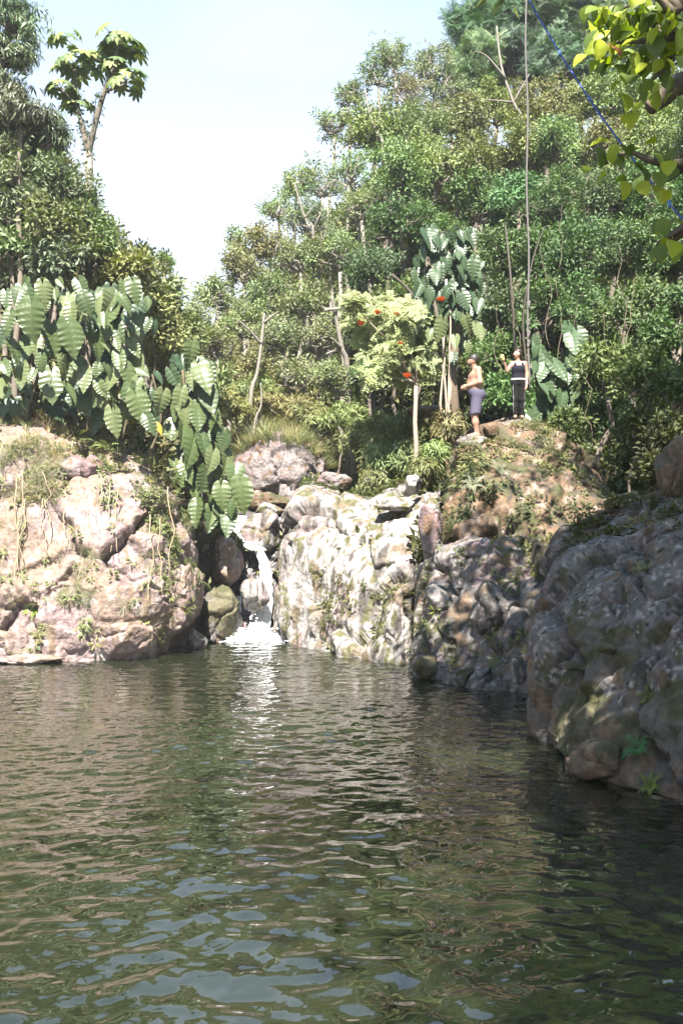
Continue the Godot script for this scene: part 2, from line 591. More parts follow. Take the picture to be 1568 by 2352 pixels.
func tree(called: String, label: String, group: String, px: float, py: float, d: float, rx: float, ry: float, leafage: Dictionary, density := 1.0) -> Node3D:
	var c := at(px, py, d)
	var own := Color(pick(0.80, 1.06), pick(0.85, 1.15), pick(0.8, 1.3))
	var grown := pick(0.75, 1.12)
	var radii := Vector3(rx / LENS * d, ry / LENS * d, (rx + ry) * 0.45 / LENS * d)
	var foot := c + Vector3(pick(-0.6, 0.6), 0, pick(-0.3, 0.3))
	foot.y = minf(ground(foot.x, foot.z) - 0.15, c.y - radii.y * 0.7)
	var o := thing(called, label, leafage.get("category", "tree"), foot, group)
	var lobes := clampi(int(11 + radii.x * 6.0), 13, 26)
	var area := radii.x * radii.y
	var per := int(clampf(area * 330.0 / lobes, 16, 90) * density)
	var g := crown_of(c, radii, lobes, int(per / grown), leafage.size * grown, leafage.tint * own, foot, leafage.get("lift", 0.25))
	var st := starts()
	var bark: Color = leafage.get("bark", Color(0.20, 0.17, 0.14))
	var fork := c - Vector3(0, radii.y * 0.45, 0) - foot
	var r := clampf(radii.x * 0.055, 0.05, 0.14) * (0.45 if leafage.has("category") else 1.0)
	tube(st, bent(Vector3.ZERO, fork, 7, 0.5), r * 1.5, r, 7, bark, 0.3)
	part(o, "trunk", done(st), M.bark)
	st = starts()
	for h in g.hearts:
		var line := bent(fork, h - foot, 5, 0.5)
		tube(st, line, r * 0.7, 0.012, 5, bark, 0.2)
		for k in 3:
			var q: Vector3 = line[3 + k % 2]
			tube(st, [q, q + any_dir() * radii * 0.18, q + any_dir() * radii * 0.34], 0.018, 0.006, 4, bark)
	part(o, "limbs", done(st), M.bark)
	spread(o, "crown", leafage.kind, g.where, g.tints, M[leafage.get("leaf", "leaf")])
	return o

func along(marks: Array, t: float) -> float:
	# a share of the control rows as a share of the length
	var n := marks.size() - 1
	var k := mini(int(t * n), n - 1)
	return lerpf(marks[k], marks[k + 1], t * n - k) / marks[n]

func spot_on(skin: Dictionary, u: float, v: float) -> int:
	return int(along(skin.down, v) * skin.nv) * (skin.nu + 1) + int(along(skin.right, u) * skin.nu)

func scatter(skin: Dictionary, n: int, u0: float, u1: float, v0: float, v1: float, rule := 0.0) -> Array:
	# random places on a skin of rock, in clumps when rule is above 0
	var out := []
	var tries := 0
	while out.size() < n and tries < n * 12:
		tries += 1
		var a := spot_on(skin, pick(u0, u1), pick(v0, v1))
		var p: Vector3 = skin.pos[a]
		if rule > 0.0 and noise_a.get_noise_3dv(p * 1.6 + Vector3(17, 3, 5)) < rule * pick(-0.6, 1.0):
			continue
		out.append([p, skin.nor[a]])
	return out

func cover(called: String, label: String, category: String, spots: Array, kind: String, tint: Color, smin: float, smax: float, upright := 0.6, other := Color(0, 0, 0, 0)) -> void:
	var where := []
	var tints := []
	for e in spots:
		var n: Vector3 = e[1]
		var s := pick(smin, smax)
		where.append(Transform3D(aimed(n.lerp(Vector3.UP, upright) + any_dir() * 0.25, any_dir()).scaled(Vector3(s, s, s)), e[0] - n * 0.02))
		tints.append(tinted(other if other.a > 0 and rng.randf() < 0.5 else tint, 0.3))
	var o := spread(self, numbered(called), kind, where, tints, M.leaf)
	tag(o, label, category)

# ---------------------------------------------------------------- bodies
func capsule(p: Vector3, a: Vector3, b: Vector3, ra: float, rb: float) -> float:
	var ab := b - a
	var t := clampf((p - a).dot(ab) / maxf(ab.length_squared(), 1e-9), 0, 1)
	return p.distance_to(a + ab * t) - lerpf(ra, rb, t)

func nets(st: SurfaceTool, bones: Array, cell: float, k: float, keep: Callable, color: Callable) -> void:
	# tapered capsules joined by a smooth minimum, meshed as surface nets
	var lo := Vector3.ONE * 1e9
	var hi := -lo
	for b in bones:
		for e in [[b[0], b[2]], [b[1], b[3]]]:
			lo = lo.min(e[0] - Vector3.ONE * (e[1] + cell * 4))
			hi = hi.max(e[0] + Vector3.ONE * (e[1] + cell * 4))
	var n := Vector3i(((hi - lo) / cell).ceil()) + Vector3i.ONE
	var sum := PackedFloat32Array()
	sum.resize(n.x * n.y * n.z)
	var margin := maxf(5.0 / k, cell * 2.5)
	for b in bones:
		var r: float = maxf(b[2], b[3]) + margin
		var l := Vector3i(((b[0].min(b[1]) - Vector3.ONE * r - lo) / cell).floor()).clamp(Vector3i.ZERO, n - Vector3i.ONE)
		var h := Vector3i(((b[0].max(b[1]) + Vector3.ONE * r - lo) / cell).ceil()).clamp(Vector3i.ZERO, n - Vector3i.ONE)
		for z in range(l.z, h.z + 1):
			for y in range(l.y, h.y + 1):
				for x in range(l.x, h.x + 1):
					var dd := capsule(lo + Vector3(x, y, z) * cell, b[0], b[1], b[2], b[3])
					if dd < margin:
						sum[(z * n.y + y) * n.x + x] += exp(-k * dd)
	var field := PackedFloat32Array()
	field.resize(sum.size())
	for z in n.z:
		for y in n.y:
			for x in n.x:
				var i := (z * n.y + y) * n.x + x
				var f := 0.1 if sum[i] < 1e-6 else -log(sum[i]) / k
				if f < 0.03:
					f = maxf(f, keep.call(lo + Vector3(x, y, z) * cell))
				field[i] = f
	var spot := {}
	var sx := 1
	var sy := n.x
	var sz := n.x * n.y
	for z in n.z - 1:
		for y in n.y - 1:
			for x in n.x - 1:
				var i := (z * n.y + y) * n.x + x
				var inside := int(field[i] < 0) + int(field[i + sx] < 0) + int(field[i + sy] < 0) + int(field[i + sz] < 0) + int(field[i + sx + sy] < 0) + int(field[i + sx + sz] < 0) + int(field[i + sy + sz] < 0) + int(field[i + sx + sy + sz] < 0)
				if inside == 0 or inside == 8:
					continue
				var acc := Vector3.ZERO
				var count := 0
				for e in [[0, 0, 0, 0], [0, 1, 0, 0], [0, 0, 1, 0], [0, 1, 1, 0], [1, 0, 0, 0], [1, 1, 0, 0], [1, 0, 0, 1], [1, 1, 0, 1], [2, 0, 0, 0], [2, 1, 0, 0], [2, 0, 1, 0], [2, 1, 1, 0]]:
					var o := Vector3.ZERO
					var axis := Vector3.ZERO
					if e[0] == 0:
						axis = Vector3.RIGHT
						o = Vector3(0, e[1], e[2])
					elif e[0] == 1:
						axis = Vector3.UP
						o = Vector3(e[1], 0, e[3])
					else:
						axis = Vector3.BACK
						o = Vector3(e[1], e[2], 0)
					var i0 := i + int(o.x) * sx + int(o.y) * sy + int(o.z) * sz
					var i1 := i0 + int(axis.x) * sx + int(axis.y) * sy + int(axis.z) * sz
					var f0 := field[i0]
					var f1 := field[i1]
					if (f0 < 0) != (f1 < 0):
						acc += o + axis * (f0 / (f0 - f1))
						count += 1
				spot[i] = lo + (Vector3(x, y, z) + acc / count) * cell
	st.set_smooth_group(0)
	for i in spot:
		for e in [[sx, sy, sz], [sy, sz, sx], [sz, sx, sy]]:
			var f0 := field[i]
			var f1 := field[i + e[0]]
			if (f0 < 0) == (f1 < 0):
				continue
			var q := [i, i - e[1], i - e[1] - e[2], i - e[2]]
			if not (spot.has(q[1]) and spot.has(q[2]) and spot.has(q[3])):
				continue
			var v := [spot[q[0]], spot[q[1]], spot[q[2]], spot[q[3]]]
			var order := [0, 1, 2, 0, 2, 3] if f0 < 0 else [0, 2, 1, 0, 3, 2]
			for w in order:
				st.set_color(color.call(v[w]))
				st.add_vertex(v[w])

func hand_bones(wrist: Vector3, along: Vector3, palm: Vector3, curl: float, scale := 1.0, mirror := 1.0) -> Array:
	var b := aimed(along, palm)
	var out := []
	var x := b.x * mirror
	out.append([wrist, wrist + b.y * 0.04 * scale, 0.024, 0.022])
	for f in 4:
		var root := wrist + (b.y * 0.05 + x * (f - 1.5) * 0.020) * scale
		out.append([wrist + b.y * 0.015 + x * (f - 1.5) * 0.012, root, 0.014, 0.011])
		var dir := b.y
		var p := root
		var len: float = [0.042, 0.046, 0.044, 0.034][f]
		for s in 3:
			dir = (dir + b.z * curl).normalized()
			var q := p + dir * len * scale * (1.0 - 0.2 * s)
			out.append([p, q, 0.0098 - 0.0008 * s, 0.009 - 0.0008 * s])
			p = q
	var t0 := wrist + (b.y * 0.01 - x * 0.026) * scale
	var t1 := t0 + (b.y * 0.03 - x * 0.022 + b.z * 0.015) * scale
	out.append([t0, t1, 0.013, 0.0105])
	out.append([t1, t1 + (b.y * 0.03 + b.z * 0.012 * curl * 3.0) * scale, 0.0105, 0.009])
	return out

# ---------------------------------------------------------------- materials
func noise_of(kind: int, frequency: float, octaves: int, seeded: int) -> FastNoiseLite:
	var n := FastNoiseLite.new()
	n.noise_type = kind
	n.frequency = frequency
	n.fractal_octaves = octaves
	n.seed = seeded
	return n

func grain(frequency: float, octaves: int, seeded: int, dark: Color, light: Color, size := 512) -> NoiseTexture2D:
	var t := NoiseTexture2D.new()
	t.width = size
	t.height = size
	t.seamless = true
	t.noise = noise_of(FastNoiseLite.TYPE_SIMPLEX_SMOOTH, frequency, octaves, seeded)
	var g := Gradient.new()
	g.set_color(0, dark)
	g.set_color(1, light)
	t.color_ramp = g
	return t

func materials() -> void:
	var fine := grain(0.02, 6, 11, Color(0.70, 0.69, 0.68), Color(1, 1, 1))
	var speck := grain(0.05, 4, 23, Color(0.80, 0.78, 0.76), Color(1, 1, 1))
	var bumps := grain(0.012, 7, 37, Color.BLACK, Color.WHITE)
	for style in ["beige", "white", "pink", "earth", "wet", "grey", "moss", "soil"]:
		var m := StandardMaterial3D.new()
		m.resource_name = "rock_" + style
		m.vertex_color_use_as_albedo = true
		m.albedo_texture = fine
		m.uv1_triplanar = true
		m.uv1_world_triplanar = true
		m.uv1_scale = Vector3.ONE * 1.3
		m.detail_enabled = true
		m.detail_albedo = speck
		m.detail_blend_mode = BaseMaterial3D.BLEND_MODE_MUL
		m.detail_uv_layer = BaseMaterial3D.DETAIL_UV_2
		m.uv2_triplanar = true
		m.uv2_world_triplanar = true
		m.uv2_scale = Vector3.ONE * 0.37
		m.heightmap_enabled = true
		m.heightmap_texture = bumps
		m.heightmap_scale = 2.2
		m.roughness = 0.28 if style == "wet" else 0.85
		M[style] = m
	for e in [["leaf", 0.58, Color(0.68, 0.74, 0.35)], ["glossy", 0.40, Color(0.45, 0.55, 0.2)], ["thin", 0.5, Color(0.85, 0.9, 0.3)]]:
		var m := StandardMaterial3D.new()
		m.resource_name = e[0]
		m.vertex_color_use_as_albedo = true
		m.roughness = e[1]
		m.backlight_enabled = true
		m.backlight = e[2]
		m.cull_mode = BaseMaterial3D.CULL_DISABLED
		M[e[0]] = m
	for e in [["bark", 0.9], ["skin", 0.5], ["cloth", 0.95], ["hair", 0.45], ["rope", 0.9], ["plain", 0.6]]:
		var m := StandardMaterial3D.new()
		m.resource_name = e[0]
		m.vertex_color_use_as_albedo = true
		m.roughness = e[1]
		if e[0] == "cloth":
			m.metallic_specular = 0.2
		if e[0] == "bark":
			m.albedo_texture = fine
			m.uv1_triplanar = true
			m.uv1_world_triplanar = true
			m.uv1_scale = Vector3(3, 0.8, 3)
		M[e[0]] = m
	var water := StandardMaterial3D.new()
	water.resource_name = "pool_water"
	water.albedo_color = Color(0.010, 0.013, 0.006).linear_to_srgb()
	water.roughness = 0.03
	water.metallic_specular = 0.7
	M.water = water
	var foam := StandardMaterial3D.new()
	foam.resource_name = "white_water"
	foam.albedo_color = Color(0.92, 0.93, 0.94)
	foam.roughness = 0.35
	foam.backlight_enabled = true
	foam.backlight = Color(0.6, 0.6, 0.6)
	M.foam = foam

func leaf_paint(c: Color, leafy := "glossy") -> StandardMaterial3D:
	var m: StandardMaterial3D = M[leafy].duplicate()
	m.albedo_color = c.linear_to_srgb()
	return m

# ================================================================ the scene
func _ready() -> void:
	# camera, sky, sun, exposure
	var camera := Camera3D.new()
	camera.name = "camera"
	camera.position = EYE
	camera.rotation.x = PITCH
	camera.fov = rad_to_deg(2.0 * atan(1176.0 / LENS))
	camera.far = 400.0
	add_child(camera)
	var air := Environment.new()
	air.background_mode = Environment.BG_SKY
	var dome := ProceduralSkyMaterial.new()
	dome.sky_top_color = Color(0.16, 0.31, 0.50).linear_to_srgb()
	dome.sky_horizon_color = Color(0.92, 0.94, 0.96).linear_to_srgb()
	dome.sky_curve = 0.30
	dome.ground_horizon_color = Color(0.25, 0.27, 0.2).linear_to_srgb()
	dome.ground_bottom_color = Color(0.08, 0.09, 0.06).linear_to_srgb()
	dome.sun_angle_max = 20.0
	var veil := noise_of(FastNoiseLite.TYPE_SIMPLEX_SMOOTH, 1.0, 5, 91)
	var cloud := Image.create(768, 384, false, Image.FORMAT_RGBA8)
	for j in 384:
		var up := (0.5 - (j + 0.5) / 384.0) * PI
		for i in 768:
			var turn := (i + 0.5) / 768.0 * TAU
			var v := veil.get_noise_3d(cos(turn) * cos(up) * 1.6, sin(up) * 5.0, sin(turn) * cos(up) * 1.6)
			cloud.set_pixel(i, j, Color(1.0, 0.99, 1.0, clampf(0.35 + 1.1 * v, 0.0, 1.0)))
	dome.sky_cover = ImageTexture.create_from_image(cloud)
	dome.sky_cover_modulate = Color(1, 1, 1, 0.14)
	air.sky = Sky.new()
	air.sky.sky_material = dome
	air.background_energy_multiplier = 0.43
	air.tonemap_mode = Environment.TONE_MAPPER_LINEAR
	air.tonemap_exposure = 4.85
	air.sdfgi_enabled = true
	air.ssao_enabled = true
	air.ssil_enabled = true
	air.fog_enabled = true
	air.fog_density = 0.0007
	air.fog_light_color = Color(0.95, 0.97, 1.0)
	var world := WorldEnvironment.new()
	world.name = "world"
	world.environment = air
	add_child(world)
	var sun := DirectionalLight3D.new()
	sun.name = "sun"
	sun.light_energy = 1.6
	sun.light_color = Color(1.0, 0.97, 0.93)
	sun.light_angular_distance = 0.53
	sun.shadow_enabled = true
	add_child(sun)
	sun.look_at_from_position(Vector3(-0.04, 0.79, 0.60), Vector3.ZERO)

	for e in [[noise_a, 0.55, 3, 1], [noise_b, 1.7, 3, 2], [noise_c, 6.0, 2, 3], [ridge, 1.1, 4, 4], [noise_d, 8.0, 1, 5]]:
		e[0].noise_type = FastNoiseLite.TYPE_SIMPLEX_SMOOTH
		e[0].frequency = e[1]
		e[0].fractal_octaves = e[2]
		e[0].seed = e[3]
	ridge.fractal_type = FastNoiseLite.FRACTAL_RIDGED
	for n in [cell_value, cell_edge]:
		n.noise_type = FastNoiseLite.TYPE_CELLULAR
		n.frequency = 0.75
		n.seed = 8
		n.fractal_type = FastNoiseLite.FRACTAL_NONE
	cell_value.cellular_return_type = FastNoiseLite.RETURN_CELL_VALUE
	cell_edge.cellular_return_type = FastNoiseLite.RETURN_DISTANCE2_SUB
	materials()
	for k in ["broad", "narrow", "fine", "pinnate", "frond", "grass", "herb"]:
		shapes[k] = sprig(k, 100 + k.length() * 7)
	build_ground()
	build_water()
	build_rocks()
	build_forest()
	build_climbers()
	build_feature_plants()
	build_ground_plants()
	build_near_tree()
	build_people()
	build_ropes()

func build_ground() -> void:
	var xs := []
	var x := -70.0
	while x <= 70.0:
		xs.append(x)
		x += 0.45 if absf(x) < 14.0 else 2.5
	var zs := []
	var z := -90.0
	while z <= 45.0:
		zs.append(z)
		z += 0.45 if z > -34.0 and z < -4.0 else 2.5
	var pos := PackedVector3Array()
	var colors := PackedColorArray()
	for zz in zs:
		for xx in xs:
			var p := Vector3(xx, ground(xx, zz), zz)
			pos.append(p)
			colors.append(mixed(Color(0.10, 0.075, 0.045), Color(0.06, 0.06, 0.03), 0.5 + 2.0 * noise_b.get_noise_3dv(p)))
	structure("ground", grid_mesh(pos, xs.size() - 1, zs.size() - 1, colors), M.soil)

func wave(x: float, z: float, churn: float) -> float:
	var w := noise_a.get_noise_2d(x * 1.7 + 50.0, z * 2.6) * 0.013
	w += noise_b.get_noise_2d(x * 1.1, z * 1.6 + 20.0) * 0.0125
	w += noise_b.get_noise_2d(x * 2.0 + 9.0, z * 2.6 + 70.0) * 0.0080
	w += noise_c.get_noise_2d(x * 0.95 + 9.0, z * 1.25 + 30.0) * 0.0035
	w *= 0.9 + 0.9 * noise_a.get_noise_2d(x * 0.35 + 3.0, z * 0.35)
	var from_fall := Vector2(x + 2.0, z + 23.4).length()
	w += 0.010 * sin(from_fall * 11.0 + 2.5 * noise_a.get_noise_2d(x, z)) * exp(-from_fall * 0.16)
	return w * churn

func build_water() -> void:
	var xs := []
	var x := -17.0
	while x < 8.0:
		xs.append(x)
		x += 0.035 if x > -8.0 and x < 4.6 else 0.4
	var zs := []
	var z := -25.6
	while z < 14.5:
		zs.append(z)
		z += 0.035 if z < -3.6 else 0.4
	var pos := PackedVector3Array()
	for zz in zs:
		for xx in xs:
			var from_fall := Vector2(xx + 2.0, zz + 23.4).length()
			pos.append(Vector3(xx, wave(xx, zz, 1.0 + 0.6 * exp(-from_fall * 0.35)), zz))
	structure("water", grid_mesh(pos, xs.size() - 1, zs.size() - 1), M.water)

func build_rocks() -> void:
	var skins := {}
	# left cliff
	var rows := [
		[[-260, 940, 23.5], [-60, 930, 23.2], [60, 955, 23], [160, 985, 22.8], [250, 1020, 22.5], [330, 1070, 22.4], [390, 1130, 22.5], [425, 1180, 22.8], [445, 1200, 23.8]],
		[[-260, 1000, 20.8], [-60, 1000, 20.7], [60, 1015, 20.7], [160, 1045, 20.8], [250, 1085, 20.8], [330, 1120, 20.8], [390, 1175, 21.0], [425, 1230, 21.4], [455, 1250, 22.8]],
		[[-260, 1130, 20.1], [-60, 1135, 20.1], [60, 1140, 20.1], [160, 1150, 20.2], [250, 1170, 20.2], [335, 1200, 20.3], [400, 1240, 20.6], [435, 1290, 21.1], [462, 1310, 22.6]],
		[[-260, 1290, 19.7], [-60, 1290, 19.6], [60, 1290, 19.6], [160, 1290, 19.6], [250, 1295, 19.7], [350, 1300, 19.8], [415, 1315, 20.2], [442, 1345, 20.8], [466, 1360, 22.4]],
		[[-260, 1420, 19.3], [-60, 1420, 19.3], [60, 1420, 19.3], [160, 1420, 19.4], [250, 1410, 19.4], [345, 1400, 19.6], [400, 1400, 20.1], [424, 1405, 20.8], [455, 1410, 22.3]],
		[[-260, 1540, 19.0], [-60, 1525, 19.0], [60, 1518, 19.2], [160, 1514, 19.4], [250, 1514, 19.5], [355, 1508, 19.8], [372, 1500, 20.5], [384, 1490, 21.4], [420, 1480, 22.6]],
		[[-260, 1650, 19.0], [-60, 1640, 19.0], [60, 1640, 19.2], [160, 1640, 19.4], [250, 1640, 19.5], [350, 1640, 19.8], [372, 1620, 20.5], [384, 1610, 21.4], [420, 1600, 22.6]]]
	skins.left = cliff(rows, 230, 190, func(p, n): return "beige", 1.3, 1.8, 1.0)
	tag(whole("rock_cliff", skins.left.mesh, M.beige), "sunlit beige and pink rock cliff rising from water under the elephant ear leaves", "cliff")
	# white rock right of the waterfall
	rows = [
		[[652, 1180, 27.0], [672, 1145, 26.8], [705, 1112, 26.3], [745, 1118, 26.2], [795, 1128, 26], [850, 1145, 25.6], [910, 1135, 25], [960, 1120, 24.6], [1010, 1110, 24.4]],
		[[640, 1225, 25.0], [662, 1190, 24.4], [692, 1150, 24.2], [740, 1160, 23.9], [792, 1165, 23.6], [850, 1185, 23.1], [908, 1178, 22.6], [955, 1170, 22.2], [1005, 1160, 22.4]],
		[[633, 1300, 24.3], [654, 1262, 23.7], [690, 1240, 23.2], [740, 1232, 22.8], [790, 1238, 22.3], [850, 1255, 21.6], [900, 1265, 21.1], [944, 1262, 20.9], [985, 1250, 21.8]],
		[[628, 1360, 24.0], [648, 1340, 23.3], [686, 1330, 22.8], [736, 1328, 22.3], [790, 1332, 21.5], [850, 1338, 20.7], [900, 1345, 20.1], [938, 1350, 20.0], [968, 1350, 21.4]],
		[[624, 1420, 23.8], [646, 1420, 23.1], [686, 1420, 22.6], [736, 1422, 21.9], [790, 1430, 21.0], [850, 1436, 20.2], [900, 1440, 19.5], [932, 1440, 19.4], [956, 1440, 21.0]],
		[[620, 1474, 23.5], [645, 1478, 23.0], [682, 1485, 22.3], [736, 1496, 21.3], [790, 1508, 20.3], [850, 1518, 19.5], [898, 1525, 18.9], [926, 1530, 18.7], [946, 1505, 20.6]],
		[[620, 1580, 23.5], [645, 1590, 23.0], [682, 1600, 22.3], [736, 1610, 21.3], [790, 1620, 20.3], [850, 1630, 19.5], [898, 1640, 18.9], [926, 1640, 18.7], [946, 1620, 20.6]]]
	skins.white = cliff(rows, 190, 190, func(p, n): return "white", 1.15, 1.6, 0.55)
	tag(whole("rock_cliff", skins.white.mesh, M.white), "big pale rock with dark streaks between the waterfall and the narrow crack", "rock")
	# dark rock below the mound
	rows = [
		[[1000, 1130, 23.5], [1008, 1150, 21.5], [1035, 1245, 20.2], [1090, 1240, 19.8], [1150, 1240, 19.6], [1210, 1235, 19.5], [1260, 1235, 19.3], [1320, 1235, 19]],
		[[985, 1200, 22], [992, 1240, 19.3], [1030, 1270, 18.4], [1090, 1258, 18.1], [1150, 1255, 17.9], [1210, 1250, 17.7], [1260, 1252, 17.6], [1320, 1255, 17.4]],
		[[970, 1320, 21], [974, 1330, 18.4], [1020, 1335, 17.8], [1080, 1335, 17.4], [1140, 1335, 17.1], [1200, 1328, 16.9], [1245, 1330, 16.8], [1300, 1330, 16.9]],
		[[958, 1420, 20.5], [960, 1430, 17.8], [1010, 1430, 17.3], [1080, 1430, 16.9], [1140, 1430, 16.5], [1200, 1430, 16.2], [1242, 1420, 16.1], [1290, 1420, 16.5]],
		[[950, 1500, 20], [950, 1500, 17.4], [1000, 1505, 17.2], [1070, 1510, 16.6], [1140, 1510, 16.1], [1200, 1510, 15.8], [1238, 1510, 15.7], [1280, 1510, 16]],
		[[945, 1520, 19.6], [945, 1553, 17.1], [1000, 1560, 16.7], [1070, 1573, 16.0], [1140, 1580, 15.6], [1200, 1588, 15.3], [1240, 1590, 15.2], [1280, 1580, 15.7]],
		[[945, 1640, 19.6], [945, 1680, 17.1], [1000, 1690, 16.7], [1070, 1700, 16.0], [1140, 1710, 15.6], [1200, 1715, 15.3], [1240, 1720, 15.2], [1280, 1700, 15.7]]]
	skins.dark = cliff(rows, 170, 190, func(p, n): return "grey", 0.95, 1.5, 0.8)
	tag(whole("rock_cliff", skins.dark.mesh, M.grey), "shaded grey rock with lichen spots under the earthy mound, right of the narrow crack", "rock")
	# earthy mound with the two people
	rows = [
		[[1050, 1100, 25], [1095, 1040, 25.2], [1150, 985, 25.2], [1210, 985, 25.4], [1270, 1010, 25.4], [1345, 1060, 25], [1420, 1130, 24.5], [1500, 1200, 23.5]],
		[[1034, 1035, 22.0], [1078, 1003, 22.0], [1140, 984, 23.2], [1200, 978, 23.6], [1262, 996, 23.4], [1340, 1035, 22.6], [1415, 1110, 21.6], [1480, 1180, 20.5]],
		[[1026, 1045, 20.5], [1078, 1008, 20.5], [1140, 1000, 21.4], [1200, 992, 22.2], [1262, 1008, 21.8], [1340, 1050, 21.0], [1410, 1120, 20.2], [1470, 1190, 19.4]],
		[[1014, 1100, 19.8], [1068, 1075, 19.5], [1140, 1055, 19.8], [1200, 1045, 20.2], [1262, 1060, 20.2], [1330, 1095, 19.8], [1395, 1150, 19.3], [1450, 1205, 18.7]],
		[[1006, 1175, 19.5], [1060, 1165, 19.0], [1140, 1155, 19.0], [1200, 1155, 19.1], [1260, 1160, 19.0], [1322, 1170, 18.8], [1375, 1195, 18.5], [1420, 1225, 18.0]],
		[[1000, 1260, 19.4], [1060, 1262, 18.8], [1140, 1260, 18.5], [1200, 1258, 18.3], [1260, 1258, 18.2], [1320, 1260, 18.0], [1375, 1260, 17.7], [1420, 1270, 17.2]],
		[[1000, 1360, 19.8], [1060, 1360, 19.4], [1140, 1360, 19.2], [1200, 1360, 19.0], [1260, 1360, 18.8], [1320, 1360, 18.6], [1375, 1360, 18.3], [1420, 1370, 17.8]]]
	skins.mound = cliff(rows, 180, 150, func(p, n): return "earth", 1.15, 1.5, 0.8)
	tag(whole("earth_mound", skins.mound.mesh, M.earth), "tall mound of brown earth and rock on which two people stand", "mound")
	# near rock
	rows = [
		[[1275, 1235, 16.8], [1305, 1215, 16.4], [1365, 1205, 15.8], [1440, 1180, 15.2], [1530, 1165, 14.8], [1640, 1150, 14.2], [1800, 1120, 13.5]],
		[[1246, 1320, 14.9], [1268, 1298, 13.8], [1322, 1280, 12.9], [1400, 1262, 12.3], [1490, 1240, 11.9], [1590, 1228, 11.4], [1760, 1210, 10.8]],
		[[1232, 1400, 14.0], [1244, 1395, 12.6], [1300, 1375, 11.8], [1390, 1360, 11.2], [1480, 1345, 10.7], [1580, 1338, 10.3], [1740, 1330, 9.7]],
		[[1236, 1480, 13.4], [1246, 1480, 12.0], [1300, 1480, 11.2], [1390, 1480, 10.5], [1480, 1480, 10.0], [1580, 1480, 9.6], [1740, 1480, 9.0]],
		[[1242, 1580, 12.8], [1250, 1582, 11.5], [1300, 1590, 10.7], [1390, 1600, 10.0], [1480, 1610, 9.5], [1580, 1612, 9.1], [1740, 1620, 8.5]],
		[[1242, 1660, 12.3], [1246, 1680, 11.0], [1300, 1700, 10.2], [1390, 1715, 9.6], [1480, 1725, 9.1], [1580, 1738, 8.7], [1740, 1750, 8.1]],
		[[1250, 1688, 11.8], [1258, 1734, 10.7], [1312, 1786, 9.7], [1388, 1808, 9.3], [1470, 1838, 8.8], [1570, 1872, 8.3], [1740, 1920, 7.7]],
		[[1260, 1830, 11.8], [1275, 1900, 10.7], [1330, 1960, 9.8], [1400, 1980, 9.4], [1480, 2010, 8.9], [1570, 2060, 8.4], [1740, 2100, 7.8]]]
	skins.near = cliff(rows, 280, 300, func(p, n): return "moss" if p.y < 1.05 + 0.9 * noise_a.get_noise_3dv(p * 1.2) + 0.4 * noise_b.get_noise_3dv(p) else "grey", 1.15, 1.35, 0.8)
	tag(whole("rock_cliff", skins.near.mesh, M.grey), "large shaded grey rock with moss and small ferns beside the dark water", "rock")
	# red rock face behind the waterfall
	rows = [
		[[505, 1030, 29], [555, 1005, 29], [610, 985, 29], [660, 988, 29], [712, 1005, 29], [760, 1050, 29.5]],
		[[525, 1065, 27.2], [568, 1040, 27], [618, 1012, 26.8], [666, 1014, 26.8], [708, 1035, 27], [745, 1080, 27.8]],
		[[538, 1105, 27], [578, 1090, 26.6], [620, 1080, 26.4], [666, 1078, 26.4], [704, 1085, 26.6], [736, 1110, 27.4]],
		[[548, 1150, 27], [582, 1135, 26.6], [625, 1128, 26.5], [670, 1128, 26.5], [704, 1130, 26.8], [736, 1145, 27.2]],
		[[548, 1220, 27], [590, 1220, 26.8], [630, 1215, 26.8], [672, 1210, 26.8], [712, 1205, 27], [745, 1200, 27.2]]]
	skins.red = cliff(rows, 90, 90, func(p, n): return "pink", 0.9)
	tag(whole("rock_cliff", skins.red.mesh, M.pink), "reddish rock face with grass on top behind the waterfall", "cliff")
	# wet gully behind the falling water
	rows = [
		[[520, 1150, 27], [560, 1165, 26.6], [600, 1175, 26.5], [640, 1170, 26.5], [690, 1150, 27]],
		[[520, 1230, 25.6], [560, 1245, 25.2], [600, 1262, 24.9], [640, 1250, 25], [680, 1240, 25.4]],
		[[520, 1330, 24.6], [552, 1330, 24.5], [590, 1330, 24.6], [630, 1330, 24.6], [670, 1330, 25]],
		[[520, 1476, 23.9], [552, 1474, 24.0], [590, 1472, 24.0], [630, 1474, 24.0], [670, 1480, 24.4]],
		[[520, 1580, 23.9], [552, 1580, 24.0], [590, 1580, 24.0], [630, 1580, 24.0], [670, 1580, 24.4]]]
	skins.gully = cliff(rows, 80, 90, func(p, n): return "wet", 0.6)
	tag(whole("rock_gully", skins.gully.mesh, M.wet), "dark wet rock gully behind the falling water", "rock")

	# single stones
	rock("boulder", "rounded white boulder split by the falling water", 584, 1372, 23.4, 34, 52, 0.36, "white")
	rock("boulder", "dark reddish stone under the white boulder in the waterfall", 574, 1448, 23.8, 24, 28, 0.25, "pink")
	rock("boulder", "big pale boulder wedged at the top of the waterfall", 606, 1222, 24.9, 50, 48, 0.6, "white")
	rock("boulder", "smooth pale slab standing right of the falling water", 652, 1405, 23.1, 32, 76, 0.4, "white")
	rock("boulder", "streaked pale buttress at the waterline of the big pale rock", 742, 1430, 21.9, 46, 72, 0.4, "white")
	rock("boulder", "flat grey stone resting behind the pale boulder above the falls", 622, 1172, 26.2, 34, 18, 0.5, "white")
	rock("boulder", "mossy brown boulder overhanging the top of the waterfall", 625, 1150, 26.7, 75, 26, 0.6, "earth")
	rock("boulder", "tall brown rock standing left of the waterfall", 520, 1290, 23.6, 36, 62, 0.55, "beige")
	rock("boulder", "olive grey block at the waterline left of the waterfall", 508, 1410, 23.2, 44, 76, 0.5, "moss")
